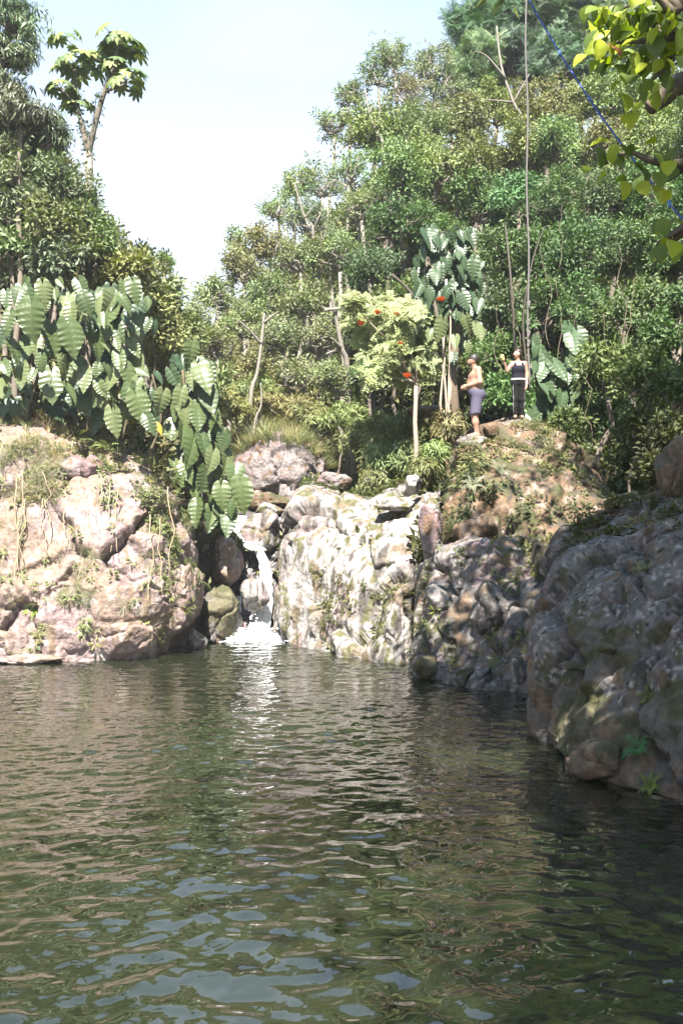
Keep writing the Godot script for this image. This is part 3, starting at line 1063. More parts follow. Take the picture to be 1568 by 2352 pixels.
	rock("boulder", "narrow pale rib of rock touching the waterfall", 543, 1430, 23.5, 16, 60, 0.35, "white")
	rock("boulder", "grey rounded boulder in the mouth of the dark cavity", 446, 1474, 21.9, 30, 36, 0.35, "grey")
	rock("pebble", "small red stone at the waterline beside the olive block", 490, 1466, 22.9, 7, 9, 0.07, "pink")
	rock("boulder", "brown block at the foot of the left cliff beside the cavity", 290, 1458, 19.55, 72, 48, 0.42, "beige")
	rock("boulder", "broad brown block at the waterline of the left cliff with green moss beside it", 135, 1462, 19.5, 78, 46, 0.40, "beige")
	rock("boulder", "low brown block at the waterline where the left cliff leaves the picture", 15, 1478, 19.3, 58, 36, 0.40, "beige")
	rock("boulder", "flat stone shelf just above the water in front of the left cliff", 60, 1514, 19.0, 95, 14, 0.35, "beige")
	rock("boulder", "jutting pink block halfway up the left cliff", 335, 1345, 19.85, 58, 46, 0.34, "beige")
	rock("boulder", "pinkish slab set into the grass on top of the left cliff", 185, 1075, 20.7, 68, 40, 0.40, "pink")
	rock("boulder", "brown corner block overhanging the dark cavity", 412, 1345, 20.5, 36, 62, 0.42, "beige")
	rock("boulder", "pale brown block low on the left cliff above the cavity mouth", 398, 1425, 20.4, 30, 34, 0.35, "beige")
	rock("boulder", "square pinkish block high on the left cliff below the hanging leaves", 330, 1250, 20.2, 52, 42, 0.32, "beige")
	rock("boulder", "wide pink block in the middle of the left cliff", 120, 1350, 19.6, 80, 50, 0.30, "beige")
	rock("boulder", "pale lump on the skyline of the big pale rock", 945, 1115, 22.6, 26, 28, 0.35, "white")
	rock("boulder", "low pale slab lying on top of the big pale rock", 905, 1160, 22.4, 58, 22, 0.5, "white")
	rock("boulder", "pink nosed bulge on the front of the big pale rock", 895, 1270, 20.9, 52, 44, 0.4, "white")
	rock("boulder", "upright pillar of rock on the left wall of the narrow crack", 905, 1455, 19.25, 24, 78, 0.25, "white")
	rock("boulder", "tall purple grey blade of rock on the right wall of the narrow crack", 985, 1225, 19.6, 28, 90, 0.35, "pink")
	rock("boulder", "smooth tan stone at the water below the narrow crack", 985, 1530, 16.95, 42, 40, 0.35, "moss")
	rock("boulder", "pink ledge along the top of the shaded grey rock", 1150, 1278, 17.8, 95, 28, 0.35, "pink")
	rock("boulder", "pale pink block under the ledge of the shaded grey rock", 1010, 1375, 17.6, 40, 40, 0.32, "white")
	rock("boulder", "dark overhanging lump in the middle of the shaded grey rock", 1135, 1400, 16.6, 62, 72, 0.4, "grey")
	rock("boulder", "pointed dark stone at the waterline under the grey rock", 1112, 1555, 15.75, 24, 28, 0.25, "grey")
	rock("boulder", "mossy stone at the waterline under the grey rock", 1068, 1552, 16.0, 26, 28, 0.25, "moss")
	rock("boulder", "tall pale grey slab leaning at the waterline beside the near rock", 1190, 1548, 15.35, 20, 42, 0.25, "white")  # pale style stands in for sky reflected on wet stone
	rock("boulder", "small pale grey slab against the near rock at the waterline", 1222, 1560, 15.25, 18, 32, 0.22, "white")  # sky reflection on the wet face is put into the pale colour
	rock("boulder", "grey rock carrying the woman on top of the mound", 1192, 979, 23.0, 44, 23, 0.5, "grey")
	rock("boulder", "small round brown boulder behind the man's feet", 1127, 988, 21.7, 22, 15, 0.16, "earth")
	rock("boulder", "pale flat rock under the man's bare feet", 1082, 1014, 21.1, 44, 13, 0.4, "white")
	rock("boulder", "low grey rock among plants right of the woman", 1275, 998, 23.2, 30, 14, 0.3, "grey")
	rock("boulder", "purple grey boulder at the end of the ledge above the near rock", 1345, 1262, 15.6, 60, 42, 0.5, "pink")
	rock("boulder", "brown boulder with pale top on the bank above the near rock", 1490, 1215, 14.2, 62, 44, 0.5, "earth")
	rock("boulder", "dark rounded boulder half hidden in the plants of the right bank", 1560, 1090, 14.6, 50, 92, 0.6, "moss")
	rock("boulder", "white wet stone at the small spring on the right bank", 1482, 1155, 15.6, 26, 16, 0.25, "white")
	rock("boulder", "mossy knob on the face of the near rock", 1390, 1490, 10.3, 24, 17, 0.16, "moss")
	rock("boulder", "rusty shelf of stone on the face of the near rock", 1320, 1530, 10.8, 42, 14, 0.20, "moss")
	rock("boulder", "brown block low on the near rock above the water", 1375, 1745, 9.55, 58, 52, 0.30, "moss")
	rock("boulder", "purple grey boulder in the shade above the big pale rock", 760, 1105, 25.8, 48, 30, 0.5, "pink")
	rock("boulder", "brown ledge of earth behind the orange flowered tree", 985, 945, 26.0, 55, 20, 0.6, "earth")
	M.skins = skins
	waterfall()

func strand(paths: Array, width0: float, width1: float, fibres: int, seeded: int) -> ArrayMesh:
	rng.seed = seeded
	var st := starts()
	for f in int(fibres * 1.3):
		var off := pick(-1, 1)
		var depth := pick(-0.05, 0.08)
		var line := []
		var curve := Curve3D.new()
		for p in paths:
			curve.add_point(p)
		var total := curve.get_baked_length()
		for i in 15:
			var t := i / 14.0
			var p := curve.sample_baked(total * t, true)
			var w := lerpf(width0, width1, t)
			line.append(p + Vector3(off * w * 0.5 + 0.07 * noise_c.get_noise_2d(f * 7.0, t * 0.5), 0.02 * noise_c.get_noise_2d(f * 3.0, t * 2.0), depth + 0.05 * noise_c.get_noise_2d(t * 1.1, f * 5.0)))
		tube(st, line, pick(0.006, 0.024), pick(0.008, 0.034), 5, Color.WHITE, 0.5)
	return done(st)

func waterfall() -> void:
	var o := Node3D.new()
	o.name = "waterfall"
	add_child(o)
	o.set_meta("kind", "structure")
	var i := 0
	for e in [
		[[[545, 1185, 25.7], [552, 1205, 25.2], [566, 1236, 24.8], [580, 1256, 24.5], [596, 1264, 24.35]], 0.42, 0.34, 30],
		[[[594, 1260, 24.35], [606, 1285, 24.2], [612, 1330, 24.1], [612, 1390, 23.95], [604, 1425, 23.8], [600, 1476, 23.45]], 0.17, 0.46, 34],
		[[[603, 1410, 23.8], [592, 1440, 23.6], [578, 1476, 23.4]], 0.25, 0.62, 30],
		[[[549, 1370, 24.1], [546, 1400, 23.85], [547, 1440, 23.6], [552, 1476, 23.4]], 0.09, 0.16, 12],
		[[[662, 1190, 25.9], [640, 1193, 25.6], [622, 1198, 25.5]], 0.2, 0.26, 14]]:
		var line := []
		for p in e[0]:
			line.append(at(p[0], p[1], p[2]))
		part(o, "strand", strand(line, e[1], e[2], e[3], 60 + i), M.foam)
		i += 1
	rng.seed = 77
	var drop := SphereMesh.new()
	drop.radius = 1.0
	drop.height = 2.0
	drop.radial_segments = 8
	drop.rings = 5
	shapes.drop = drop
	var where := []
	var tints := []
	for k in 2200:
		var a := pick(0, PI)
		var r := absf(rng.randfn(0, 0.42))
		var p := at(588, 1476, 23.35) + Vector3(cos(a) * r * 1.15, 0, sin(a) * r * 0.55)
		p.y = 0.01 + absf(rng.randfn(0, 0.22)) * exp(-r * 2.0)
		var s := pick(0.006, 0.032)
		where.append(Transform3D(Basis().scaled(Vector3(s * 1.3, s * 0.8, s)), p))
		tints.append(Color.WHITE)
	spread(o, "splash", "drop", where, tints, M.foam)

# ---------------------------------------------------------------- vegetation
func near_what(px: float, py: float) -> String:
	# where a tree stands, told by the things one can find near it
	var marks := [[1208, 330, "the long grey rope", 40], [1208, 640, "the knots of the grey rope", 60], [1030, 640, "the dark heart leaved climber", 70], [890, 780, "the orange flowered tree", 70], [775, 760, "the whitish broken trunk", 60], [600, 830, "the slender grey trunk", 60], [640, 1060, "the reddish rock face", 60], [860, 290, "the pale forking bare tree", 60], [1160, 180, "the bare grey limbs", 60], [700, 490, "the slanting pale trunk", 60], [220, 220, "the umbrella leaved tree", 70], [170, 800, "the elephant ear leaves", 90], [470, 950, "the cascade of elephant ear leaves", 80], [1190, 880, "the woman in black", 60], [1090, 900, "the man in shorts", 60], [1390, 230, "the blue rope", 60], [1540, 450, "the lower end of the blue rope", 60], [1290, 860, "the dark blue green elephant ear plant", 60], [1400, 1230, "the near grey rock", 90], [820, 1150, "the big pale rock", 70], [1450, 100, "the yellow green leaves of the overhanging tree", 60], [460, 600, "the white gap of sky", 70], [1270, 600, "the hanging vines", 60]]
	var best := []
	var least := 1e9
	for m in marks:
		var far := Vector2(px - m[0], (py - m[1]) * 1.1).length()
		if far < least:
			least = far
			best = m
	var word := "beside"
	if py < best[1] - best[3]:
		word = "above"
	elif py > best[1] + best[3]:
		word = "below"
	return " %s %s" % [word, best[2]]

func build_forest() -> void:
	rng.seed = 4242
	var pale := {"kind": "broad", "size": 0.66, "tint": Color(0.175, 0.215, 0.095), "bark": Color(0.34, 0.31, 0.27)}
	var olive := {"kind": "broad", "size": 0.82, "tint": Color(0.16, 0.205, 0.07)}
	var dark := {"kind": "broad", "size": 0.8, "tint": Color(0.078, 0.135, 0.045)}
	var mid := {"kind": "broad", "size": 0.8, "tint": Color(0.095, 0.135, 0.045)}
	var feather := {"kind": "fine", "size": 1.15, "tint": Color(0.085, 0.14, 0.075), "bark": Color(0.30, 0.27, 0.23)}
	var droopy := {"kind": "narrow", "size": 0.7, "tint": Color(0.10, 0.12, 0.06), "lift": 1.5, "leaf": "glossy"}
	var grey := {"kind": "broad", "size": 0.78, "tint": Color(0.14, 0.18, 0.085), "lift": 0.6}
	var sets := [
		["feathery_tree", "feathery blue green tree on the crest of the right hill", "feathery trees on the hill crest", feather, 1.0,
			[[1120, 70, 42, 95, 95], [1210, 40, 42, 100, 90], [1310, 60, 41, 100, 90], [1080, 165, 40, 75, 70], [1410, 60, 40, 100, 90], [1500, 90, 39, 100, 100], [1250, -120, 42, 120, 110], [1420, -140, 40, 130, 120], [1580, -120, 38, 130, 120], [1290, 150, 40, 90, 80], [1180, 150, 41, 90, 70]]],
		["open_crowned_tree", "thin crowned brownish tree against the sky on the right hill", "open trees on the skyline", pale, 0.55,
			[[905, 130, 38, 62, 52], [870, 175, 38, 55, 50], [800, 215, 38, 50, 48], [768, 290, 37, 50, 42], [990, 160, 39, 70, 60], [940, 220, 38, 70, 55], [1040, 210, 39, 70, 60]]],
		["olive_tree", "yellow green broadleaf tree high on the right hill", "yellow green trees on the right hill", olive, 1.0,
			[[860, 310, 36, 75, 70], [950, 300, 36, 85, 70], [1050, 300, 37, 85, 75], [1140, 260, 38, 80, 70], [1235, 260, 37, 85, 70], [1330, 250, 37, 90, 75], [1430, 230, 36, 90, 80], [1530, 250, 35, 90, 85], [905, 405, 34, 90, 75], [1000, 400, 35, 90, 75], [1100, 380, 35, 90, 75], [1190, 350, 35, 85, 75], [1290, 350, 34, 90, 75], [1390, 345, 34, 90, 75], [1490, 340, 33, 90, 80], [1570, 340, 32, 90, 90]]],
		["thin_tree", "thin grey green tree on the far skyline", "thin trees on the far skyline", pale, 0.45,
			[[800, 400, 35, 65, 65], [740, 430, 35, 60, 55], [680, 430, 35, 52, 50], [640, 480, 34, 52, 50], [560, 600, 33.5, 40, 45]]],
		["pale_tree", "pale hazy tree on the far slope above the waterfall", "pale trees above the waterfall", pale, 0.85,
			[[830, 480, 34, 70, 60], [720, 520, 34, 75, 60], [620, 570, 33, 62, 52], [690, 600, 33, 75, 60], [780, 590, 33, 80, 65], [560, 630, 32, 55, 45], [500, 680, 32, 55, 48], [610, 680, 32, 75, 58], [700, 700, 31, 80, 62], [560, 750, 31, 75, 60], [650, 780, 30, 80, 62], [740, 790, 30, 80, 62], [500, 800, 30, 62, 60], [580, 850, 29, 75, 58], [680, 880, 29, 80, 58], [450, 740, 31, 45, 50], [770, 880, 28.5, 70, 58]]],
		["dark_tree", "dark glossy broadleaf tree on the slope behind the two people", "dark trees behind the people", dark, 1.0,
			[[900, 520, 32, 85, 70], [990, 520, 32, 80, 70], [870, 620, 31, 75, 65], [1100, 480, 33, 90, 75], [1190, 470, 32, 85, 75], [1290, 460, 31, 85, 80], [1400, 470, 30, 90, 85], [1500, 460, 29, 95, 85], [1130, 600, 30, 80, 75], [1230, 590, 29, 85, 80], [1330, 580, 28, 90, 85], [1440, 590, 27, 95, 90], [1545, 600, 26, 95, 95], [1150, 720, 28, 75, 75], [1250, 720, 27, 85, 80], [1350, 720, 26, 90, 85], [1455, 730, 25, 95, 90], [1560, 750, 24, 95, 95], [1130, 830, 27, 70, 65], [1160, 910, 26.5, 75, 55], [1660, 240, 30, 120, 120], [1680, 460, 26, 120, 120], [1680, 680, 22, 120, 120]]],
		["green_tree", "mid green tree between the climbing plant and the pale trees", "mid green trees on the slope", mid, 0.9,
			[[930, 700, 30, 70, 62], [850, 730, 29.5, 65, 60], [1060, 900, 27, 60, 55], [900, 800, 29, 60, 55], [850, 870, 28.5, 65, 50], [1390, 860, 22, 80, 70], [1490, 880, 20.5, 85, 80], [1300, 900, 24, 60, 55], [1560, 920, 19, 70, 80]]],
		["drooping_tree", "dark tree with drooping leaves overhanging the left bank", "drooping trees on the left bank", droopy, 1.0,
			[[20, 50, 23, 85, 85], [10, 130, 22.8, 72, 60], [-30, 210, 23, 85, 80], [50, 250, 22, 72, 72], [110, 330, 22.5, 62, 65]]],
		["bushy_tree", "dense olive bushy tree on the left bank above the elephant ear leaves", "bushy trees on the left bank", grey, 1.0,
			[[10, 300, 22.6, 72, 60], [20, 390, 22.4, 85, 72], [120, 420, 22.5, 80, 70], [190, 490, 23, 62, 58], [40, 480, 22.3, 90, 70], [130, 530, 22, 85, 62], [220, 560, 23, 62, 58], [30, 590, 22.2, 85, 55], [250, 620, 23.5, 60, 50], [130, 610, 22, 80, 48]]],
		["slope_bush", "light green bush on the slope right of the elephant ear leaves", "light bushes on the left slope", {"kind": "broad", "size": 0.9, "tint": Color(0.17, 0.20, 0.075), "category": "bush"}, 1.0,
			[[290, 630, 23.0, 60, 40], [320, 650, 25, 55, 48], [380, 690, 26, 55, 45], [350, 760, 24, 62, 55], [420, 780, 26, 52, 52], [400, 850, 25, 58, 52], [460, 880, 26, 50, 55], [490, 950, 27, 45, 45], [300, 720, 24, 45, 45]]],
		["bank_bush", "yellow green bush behind the big pale rock", "bushes behind the pale rock", {"kind": "narrow", "size": 0.7, "tint": Color(0.19, 0.21, 0.08), "category": "bush", "lift": 1.0}, 1.0,
			[[540, 935, 27.5, 55, 42], [640, 935, 28.2, 70, 42], [725, 960, 28.2, 55, 42], [590, 900, 28.5, 60, 40], [470, 1000, 27.5, 40, 40], [895, 1060, 25.5, 52, 48], [850, 1000, 26.5, 60, 48], [1000, 1050, 24.0, 26, 36], [1030, 985, 24.6, 32, 42], [800, 960, 27.5, 60, 50], [925, 985, 26.5, 50, 45], [975, 1085, 23.8, 24, 30], [860, 1110, 25.2, 38, 26]]],
		["bank_shrub", "olive shrub on the right bank above the near rock", "shrubs on the right bank", {"kind": "broad", "size": 0.8, "tint": Color(0.075, 0.10, 0.03), "category": "shrub"}, 1.0,
			[[1395, 965, 22.6, 60, 50], [1470, 1000, 19.5, 62, 60], [1545, 1000, 17.5, 60, 60], [1450, 1060, 21.2, 45, 40], [1515, 1090, 17, 36, 40], [1300, 985, 22, 48, 38]]]]
	for s in sets:
		for e in s[5]:
			tree(s[0], s[1].split(" on the ")[0].split(" overhanging ")[0].split(" between ")[0].split(" against ")[0].split(" behind ")[0] + near_what(e[0], e[1]), s[2], e[0], e[1], e[2], e[3], e[4], s[3], s[4])
	# small wisps of treetop against the sky
	for e in [[540, 560, 34, 24, 40], [378, 610, 26, 22, 30], [330, 590, 26, 26, 26]]:
		tree("sapling", "thin bare topped sapling against the white sky", "saplings on the skyline", e[0], e[1], e[2], e[3], e[4], pale, 0.35)
	# undergrowth on the slopes
	var where := []
	var tints := []
	for i in 16000:
		var d := pick(20.5, 46.0)
		var x := pick(-0.40, 0.36) * d
		var z := -d
		var y := ground(x, z)
		if y < 1.0:
			continue
		var s := pick(0.8, 2.0)
		where.append(Transform3D(aimed(Vector3.UP + any_dir() * 0.6, any_dir()).scaled(Vector3(s, s, s)), Vector3(x, y + pick(0.0, 0.5), z)))
		tints.append(tinted(Color(0.06, 0.085, 0.025).lerp(Color(0.12, 0.13, 0.06), clampf(0.5 - x * 0.12, 0, 1)), 0.3))
	var o := spread(self, "undergrowth", "broad", where, tints, M.leaf)
	tag(o, "leafy undergrowth covering the slopes below the trees", "undergrowth")
	# pale trunks that show among the leaves
	var n := 0
	for e in [
		["leafless pale tree forking below the skyline crown", [[882, 372, 35.0], [862, 300, 35.3], [848, 262, 35.4], [838, 205, 35.6]], [[[862, 300, 35.3], [872, 260, 35.2], [868, 225, 35.2]], [[848, 262, 35.4], [858, 240, 35.3]]], 0.09],
		["bare grey limbs spreading among the leaves beside the hanging rope", [[1205, 310, 35.5], [1178, 235, 35.5], [1150, 150, 35.6], [1140, 60, 35.8]], [[[1178, 235, 35.5], [1110, 228, 35.2]], [[1178, 235, 35.5], [1215, 170, 35.3]], [[1160, 180, 35.5], [1118, 130, 35.3], [1090, 118, 35.2]]], 0.10],
		["whitish broken trunk with a crossing stub among pale trees", [[798, 860, 28.6], [785, 800, 28.5], [772, 735, 28.4], [762, 680, 28.3]], [[[745, 712, 28.2], [792, 708, 28.3]], [[785, 800, 28.5], [760, 775, 28.2]]], 0.13],
		["slender grey trunk above the reddish rock face", [[575, 930, 27.8], [590, 860, 27.9], [600, 790, 28.0], [607, 720, 28.2]], [[[600, 790, 28.0], [570, 755, 27.8], [545, 735, 27.7]], [[607, 740, 28.1], [640, 715, 28]]], 0.10],
		["dark leaning trunk behind the climbing plant", [[1000, 950, 27.5], [985, 800, 27.6], [955, 690, 27.8], [900, 630, 28]], [[[955, 690, 27.8], [975, 620, 27.9]]], 0.12],
		["pair of dark stems beside the hanging rope", [[1190, 900, 26.2], [1180, 760, 26.3], [1172, 640, 26.5], [1160, 520, 27.6]], [[[1215, 880, 26.2], [1200, 740, 26.3], [1222, 600, 26.4], [1250, 520, 27.4]]], 0.075],
		["pale slanting trunk on the crest of the right hill", [[720, 560, 33.2], [708, 520, 33.2], [690, 470, 33.3], [676, 420, 33.4]], [[[700, 500, 33.2], [722, 470, 33.2]]], 0.07],
		["thin bare stem rising from the left slope", [[582, 1000, 27], [600, 930, 27.2], [598, 880, 27.3]], [], 0.05]]:
		var st := starts()
		var line := []
		for p in e[1]:
			line.append(at(p[0], p[1], p[2]))
		var foot: Vector3 = line[0]
		foot.y = minf(ground(foot.x, foot.z) - 0.1, foot.y - 0.3)
		line.push_front(foot)
		var o2 := thing("bare_tree", e[0], "tree", foot)
		var own := []
		for p in line:
			own.append(p - foot)
		tube(st, smooth(own), e[3] * 0.75, e[3] * 0.3, 7, Color(0.24, 0.22, 0.19) if n not in [4, 5] else Color(0.07, 0.055, 0.045), 0.3)
		part(o2, "trunk", done(st), M.bark)
		for b in e[2]:
			st = starts()
			var bl := []
			for p in b:
				bl.append(at(p[0], p[1], p[2]) - foot)
			tube(st, smooth(bl), e[3] * 0.5, e[3] * 0.15, 5, Color(0.24, 0.22, 0.19) if n not in [4, 5] else Color(0.07, 0.055, 0.045), 0.3)
			part(o2, "limb", done(st), M.bark)
		n += 1
	# lianas
	for e in [[1275, 640, 1292, 965, 25.5], [1325, 700, 1328, 950, 24], [1240, 560, 1262, 800, 26], [1178, 640, 1195, 800, 26], [1455, 640, 1448, 900, 22], [1290, 470, 1282, 620, 27], [1385, 720, 1392, 960, 22], [1140, 700, 1150, 860, 26], [1420, 560, 1432, 760, 24], [1480, 800, 1490, 1000, 19.5], [1350, 820, 1358, 1010, 21.5]]:
		var st := starts()
		var a := at(e[0], e[1], e[4])
		var b := at(e[2], e[3], e[4])
		var line := []
		for p in bent(Vector3.ZERO, a - b, 10, 0.35):
			line.append(p)
		tube(st, line, 0.011, 0.005, 5, Color(0.20, 0.17, 0.12))
		var o3 := whole("hanging_vine", done(st), M.bark, Transform3D(Basis(), b))
		tag(o3, "thin pale vine hanging in front of the dark trees", "vine", "vines hanging in the dark trees")

func smooth(points: Array, steps := 4) -> Array:
	var out := []
	for i in points.size() - 1:
		for k in steps:
			out.append(spline(points[maxi(i - 1, 0)], points[i], points[i + 1], points[mini(i + 2, points.size() - 1)], float(k) / steps))
	out.append(points[points.size() - 1])
	return out

func big_leaf(parent: Node3D, px: float, py: float, d: float, long_px: float, tilt: float, facing: Vector3, mats: Array, which := -1) -> void:
	# px, py is the middle of the leaf blade; tilt turns the tip away from straight down
	var s := long_px * pick(0.58, 1.02) / LENS * d / 1.2
	var tip := Vector3(sin(tilt), -cos(tilt), 0.15 + pick(-0.2, 0.4))
	var b := aimed(tip, facing + any_dir() * 0.75).scaled(Vector3(s, s, s))
	var mid := at(px, py, d)
	var o := part(parent, "leaf", shapes["heart"][(which if which >= 0 else rng.randi()) % 12], mats[rng.randi() % mats.size()], Transform3D(b, mid - b.y * 0.38 - parent.position))
	o.name = o.name

func build_climbers() -> void:
	rng.seed = 900
	var hearts := []
	for i in 12:
		hearts.append(heart_leaf(300 + i))
	shapes["heart"] = hearts
	rng.seed = 901
	var green := [leaf_paint(Color(0.062, 0.090, 0.032)), leaf_paint(Color(0.080, 0.108, 0.040)), leaf_paint(Color(0.048, 0.074, 0.028)), leaf_paint(Color(0.110, 0.135, 0.058))]
	var shade_green := [leaf_paint(Color(0.036, 0.064, 0.030)), leaf_paint(Color(0.044, 0.074, 0.036))]  # darker greens for the back leaves: interior shade put into the colour
	var yellow := [leaf_paint(Color(0.35, 0.24, 0.03))]
	# left bank, upper patch
	var o := thing("elephant_ear_plant", "sprawling mass of big ribbed elephant ear leaves above the left cliff", "plant", at(160, 960, 21.2))
	var st := starts()
	for e in [[[60, 960], [90, 850], [110, 720]], [[200, 990], [210, 880], [190, 740]], [[280, 1010], [300, 900], [270, 760], [240, 680]], [[340, 1050], [370, 960], [350, 860]]]:
		var line := []
		for p in e:
			line.append(at(p[0], p[1], 21.3) - o.position)
		tube(st, smooth(line), 0.03, 0.02, 6, Color(0.12, 0.10, 0.06), 0.3)
	part(o, "stem", done(st), M.bark)
	var face := Vector3(0.25, 0.55, 0.8)
	for e in [[102, 675, 80, 0.2], [72, 735, 100, 0.1], [124, 780, 96, 0.0], [166, 775, 100, 0.35], [36, 805, 110, 0.4], [95, 835, 60, -0.2], [150, 845, 80, 0.2], [120, 885, 95, -0.1], [190, 665, 66, 0.2], [200, 700, 80, 0.3], [258, 690, 66, 0.3], [285, 665, 70, 0.4], [310, 670, 70, 0.5], [240, 735, 70, 0.2], [228, 790, 80, 0.1], [275, 765, 90, 0.25], [305, 745, 80, 0.3], [275, 830, 84, 0.05], [310, 800, 86, 0.2], [325, 850, 76, 0.7], [222, 860, 66, -0.1], [225, 915, 62, -0.15], [165, 905, 60, 0.2], [300, 910, 92, 0.1], [322, 935, 80, 0.2], [370, 925, 92, -0.05], [345, 975, 70, 0.2], [262, 970, 74, 0.3], [188, 835, 60, 0.4], [55, 870, 60, 0.1], [20, 740, 70, 0.2], [150, 700, 70, 0.1], [205, 755, 60, 0.4], [250, 855, 66, 0.2], [290, 700, 60, 0.5], [15, 690, 64, 0.0], [60, 650, 56, 0.2], [140, 650, 50, 0.3]]:
		big_leaf(o, e[0], e[1], 20.9 - (e[1] - 650) * 0.0012 + pick(-0.5, 0.4), e[2] * 1.05, e[3] + pick(-0.35, 0.35), face, green)
	for i in 66:
		var px := pick(0, 340)
		big_leaf(o, px, pick(655, 930) + px * 0.08, 20.9 + pick(-0.3, 0.4), pick(48, 84), pick(-0.5, 0.7), face, green)
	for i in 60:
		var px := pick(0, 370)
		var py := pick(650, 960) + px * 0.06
		big_leaf(o, px, py, 21.5 + pick(-0.2, 0.3), pick(50, 90), pick(-0.5, 0.7), face, shade_green)
	# left bank, cascade
	o = thing("elephant_ear_plant", "cascade of elephant ear leaves hanging beside the waterfall gully", "plant", at(470, 1230, 22.6))
	st = starts()
	for e in [[[430, 1240], [440, 1120], [430, 980], [420, 850]], [[470, 1220], [480, 1080], [470, 940]], [[500, 1180], [510, 1060]]]:
		var line := []
		for p in e:
			line.append(at(p[0], p[1], 22.6) - o.position)
		tube(st, smooth(line), 0.05, 0.03, 6, Color(0.15, 0.12, 0.07), 0.3)
	part(o, "stem", done(st), M.bark)
	for e in [[438, 815, 80, 0.05], [442, 870, 80, 0.0], [468, 865, 84, 0.3], [480, 915, 90, 0.15], [405, 935, 86, -0.1], [425, 945, 84, 0.1], [455, 960, 92, 0.1], [395, 985, 66, 0.0], [420, 1000, 80, 0.1], [460, 990, 70, 0.5], [470, 1030, 90, 0.2], [515, 1015, 96, 0.0], [440, 1035, 90, 0.05], [485, 1060, 80, 0.1], [500, 1090, 76, 0.1], [540, 1095, 84, 0.15], [555, 1140, 76, 0.2], [400, 1070, 60, 0.2], [430, 1085, 64, 0.1], [405, 1115, 62, -0.2], [440, 1110, 72, -0.1], [380, 1145, 56, -0.2], [450, 1140, 66, 0.3], [485, 1125, 70, 0.2], [450, 1180, 66, 0.2], [425, 1190, 62, 0.1], [490, 1170, 76, 0.0], [510, 1140, 70, 0.2], [520, 1060, 76, 0.2], [470, 1100, 70, 0.1], [500, 960, 76, 0.2], [455, 1075, 70, 0.0], [485, 1195, 60, 0.0], [530, 1170, 60, 0.1]]:
		big_leaf(o, e[0], e[1], 22.3 + pick(-0.25, 0.2), e[2] * 1.15, e[3] + pick(-0.3, 0.3), face, green)
	big_leaf(o, 365, 985, 21.0, 50, 0.5, face, yellow)
	for i in 34:
		var py := pick(830, 1210)
		big_leaf(o, lerpf(440, 485, (py - 820) / 360.0) + pick(-45, 55), py, 22.4 + pick(-0.2, 0.3), pick(46, 76), pick(-0.4, 0.5), face, green)
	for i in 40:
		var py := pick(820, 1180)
		big_leaf(o, lerpf(435, 480, (py - 820) / 360.0) + pick(-50, 55), py, 22.8 + pick(-0.1, 0.3), pick(50, 80), pick(-0.4, 0.5), face, shade_green)
	# climber on the trunk behind the man
	o = thing("climbing_plant", "dark heart leaved climber covering a tree trunk behind the man", "plant", at(1030, 1000, 24.6))
	o.position.y = ground(o.position.x, o.position.z)
	st = starts()
	tube(st, bent(Vector3.ZERO, at(1035, 540, 24.7) - o.position, 12, 0.4), 0.16, 0.09, 8, Color(0.16, 0.12, 0.08), 0.4)
	part(o, "trunk", done(st), M.bark)
	for e in [[1022, 690, 1024, 960], [1030, 660, 1031, 970], [1037, 700, 1034, 930], [1016, 720, 1012, 950]]:
		st = starts()
		tube(st, bent(at(e[0], e[1], 24.35) - o.position, at(e[2], e[3], 24.3) - o.position, 9, 0.12), 0.02, 0.03, 5, Color(0.44, 0.36, 0.29), 0.3)
		part(o, "aerial_root", done(st), M.bark)
	var soft := [leaf_paint(Color(0.042, 0.072, 0.032)), leaf_paint(Color(0.055, 0.088, 0.042)), leaf_paint(Color(0.034, 0.060, 0.028))]  # greens darkened to carry the tree shade over this climber
	face = Vector3(-0.2, 0.5, 0.85)
	for i in 95:
		var t := rng.randf()
		var py := lerpf(535, 720, t)
		var half := lerpf(50, 75, sin(t * 2.6))
		big_leaf(o, 1030 + pick(-1, 1) * half, py, 24.3 + pick(-0.5, 0.3), pick(42, 62), pick(-0.4, 0.4), face, soft + shade_green)
	for i in 22:
		big_leaf(o, pick(965, 1105), pick(690, 830), 24.5 + pick(-0.2, 0.4), pick(40, 58), pick(-0.4, 0.4), face, soft + shade_green)
	for e in [[1012, 758, 62, -0.2], [1072, 745, 62, 0.2], [1045, 785, 66, 0.0], [985, 770, 56, -0.2], [1100, 760, 56, 0.3], [1075, 800, 50, 0.2]]:
		big_leaf(o, e[0], e[1], 23.8, e[2], e[3], face, [green[3]])
	# big dark leaves on the slope right of the woman
	o = thing("elephant_ear_plant", "dark blue green elephant ear plant in the shade right of the woman", "plant", at(1275, 1010, 23.8))
	st = starts()
	tube(st, smooth([Vector3(0, -0.4, 0), at(1285, 930, 23.9) - o.position, at(1290, 800, 24) - o.position]), 0.06, 0.03, 6, Color(0.12, 0.10, 0.06), 0.3)
	part(o, "stem", done(st), M.bark)
	var blue := [leaf_paint(Color(0.052, 0.088, 0.040)), leaf_paint(Color(0.062, 0.098, 0.048)), leaf_paint(Color(0.046, 0.078, 0.034))]
	for i in 46:
		var py := pick(770, 975)
		big_leaf(o, 1280 + pick(-55, 55), py, 23.4 + pick(-0.3, 0.4), pick(46, 74), pick(-0.7, 0.7), Vector3(-0.2, 0.6, 0.8), blue)

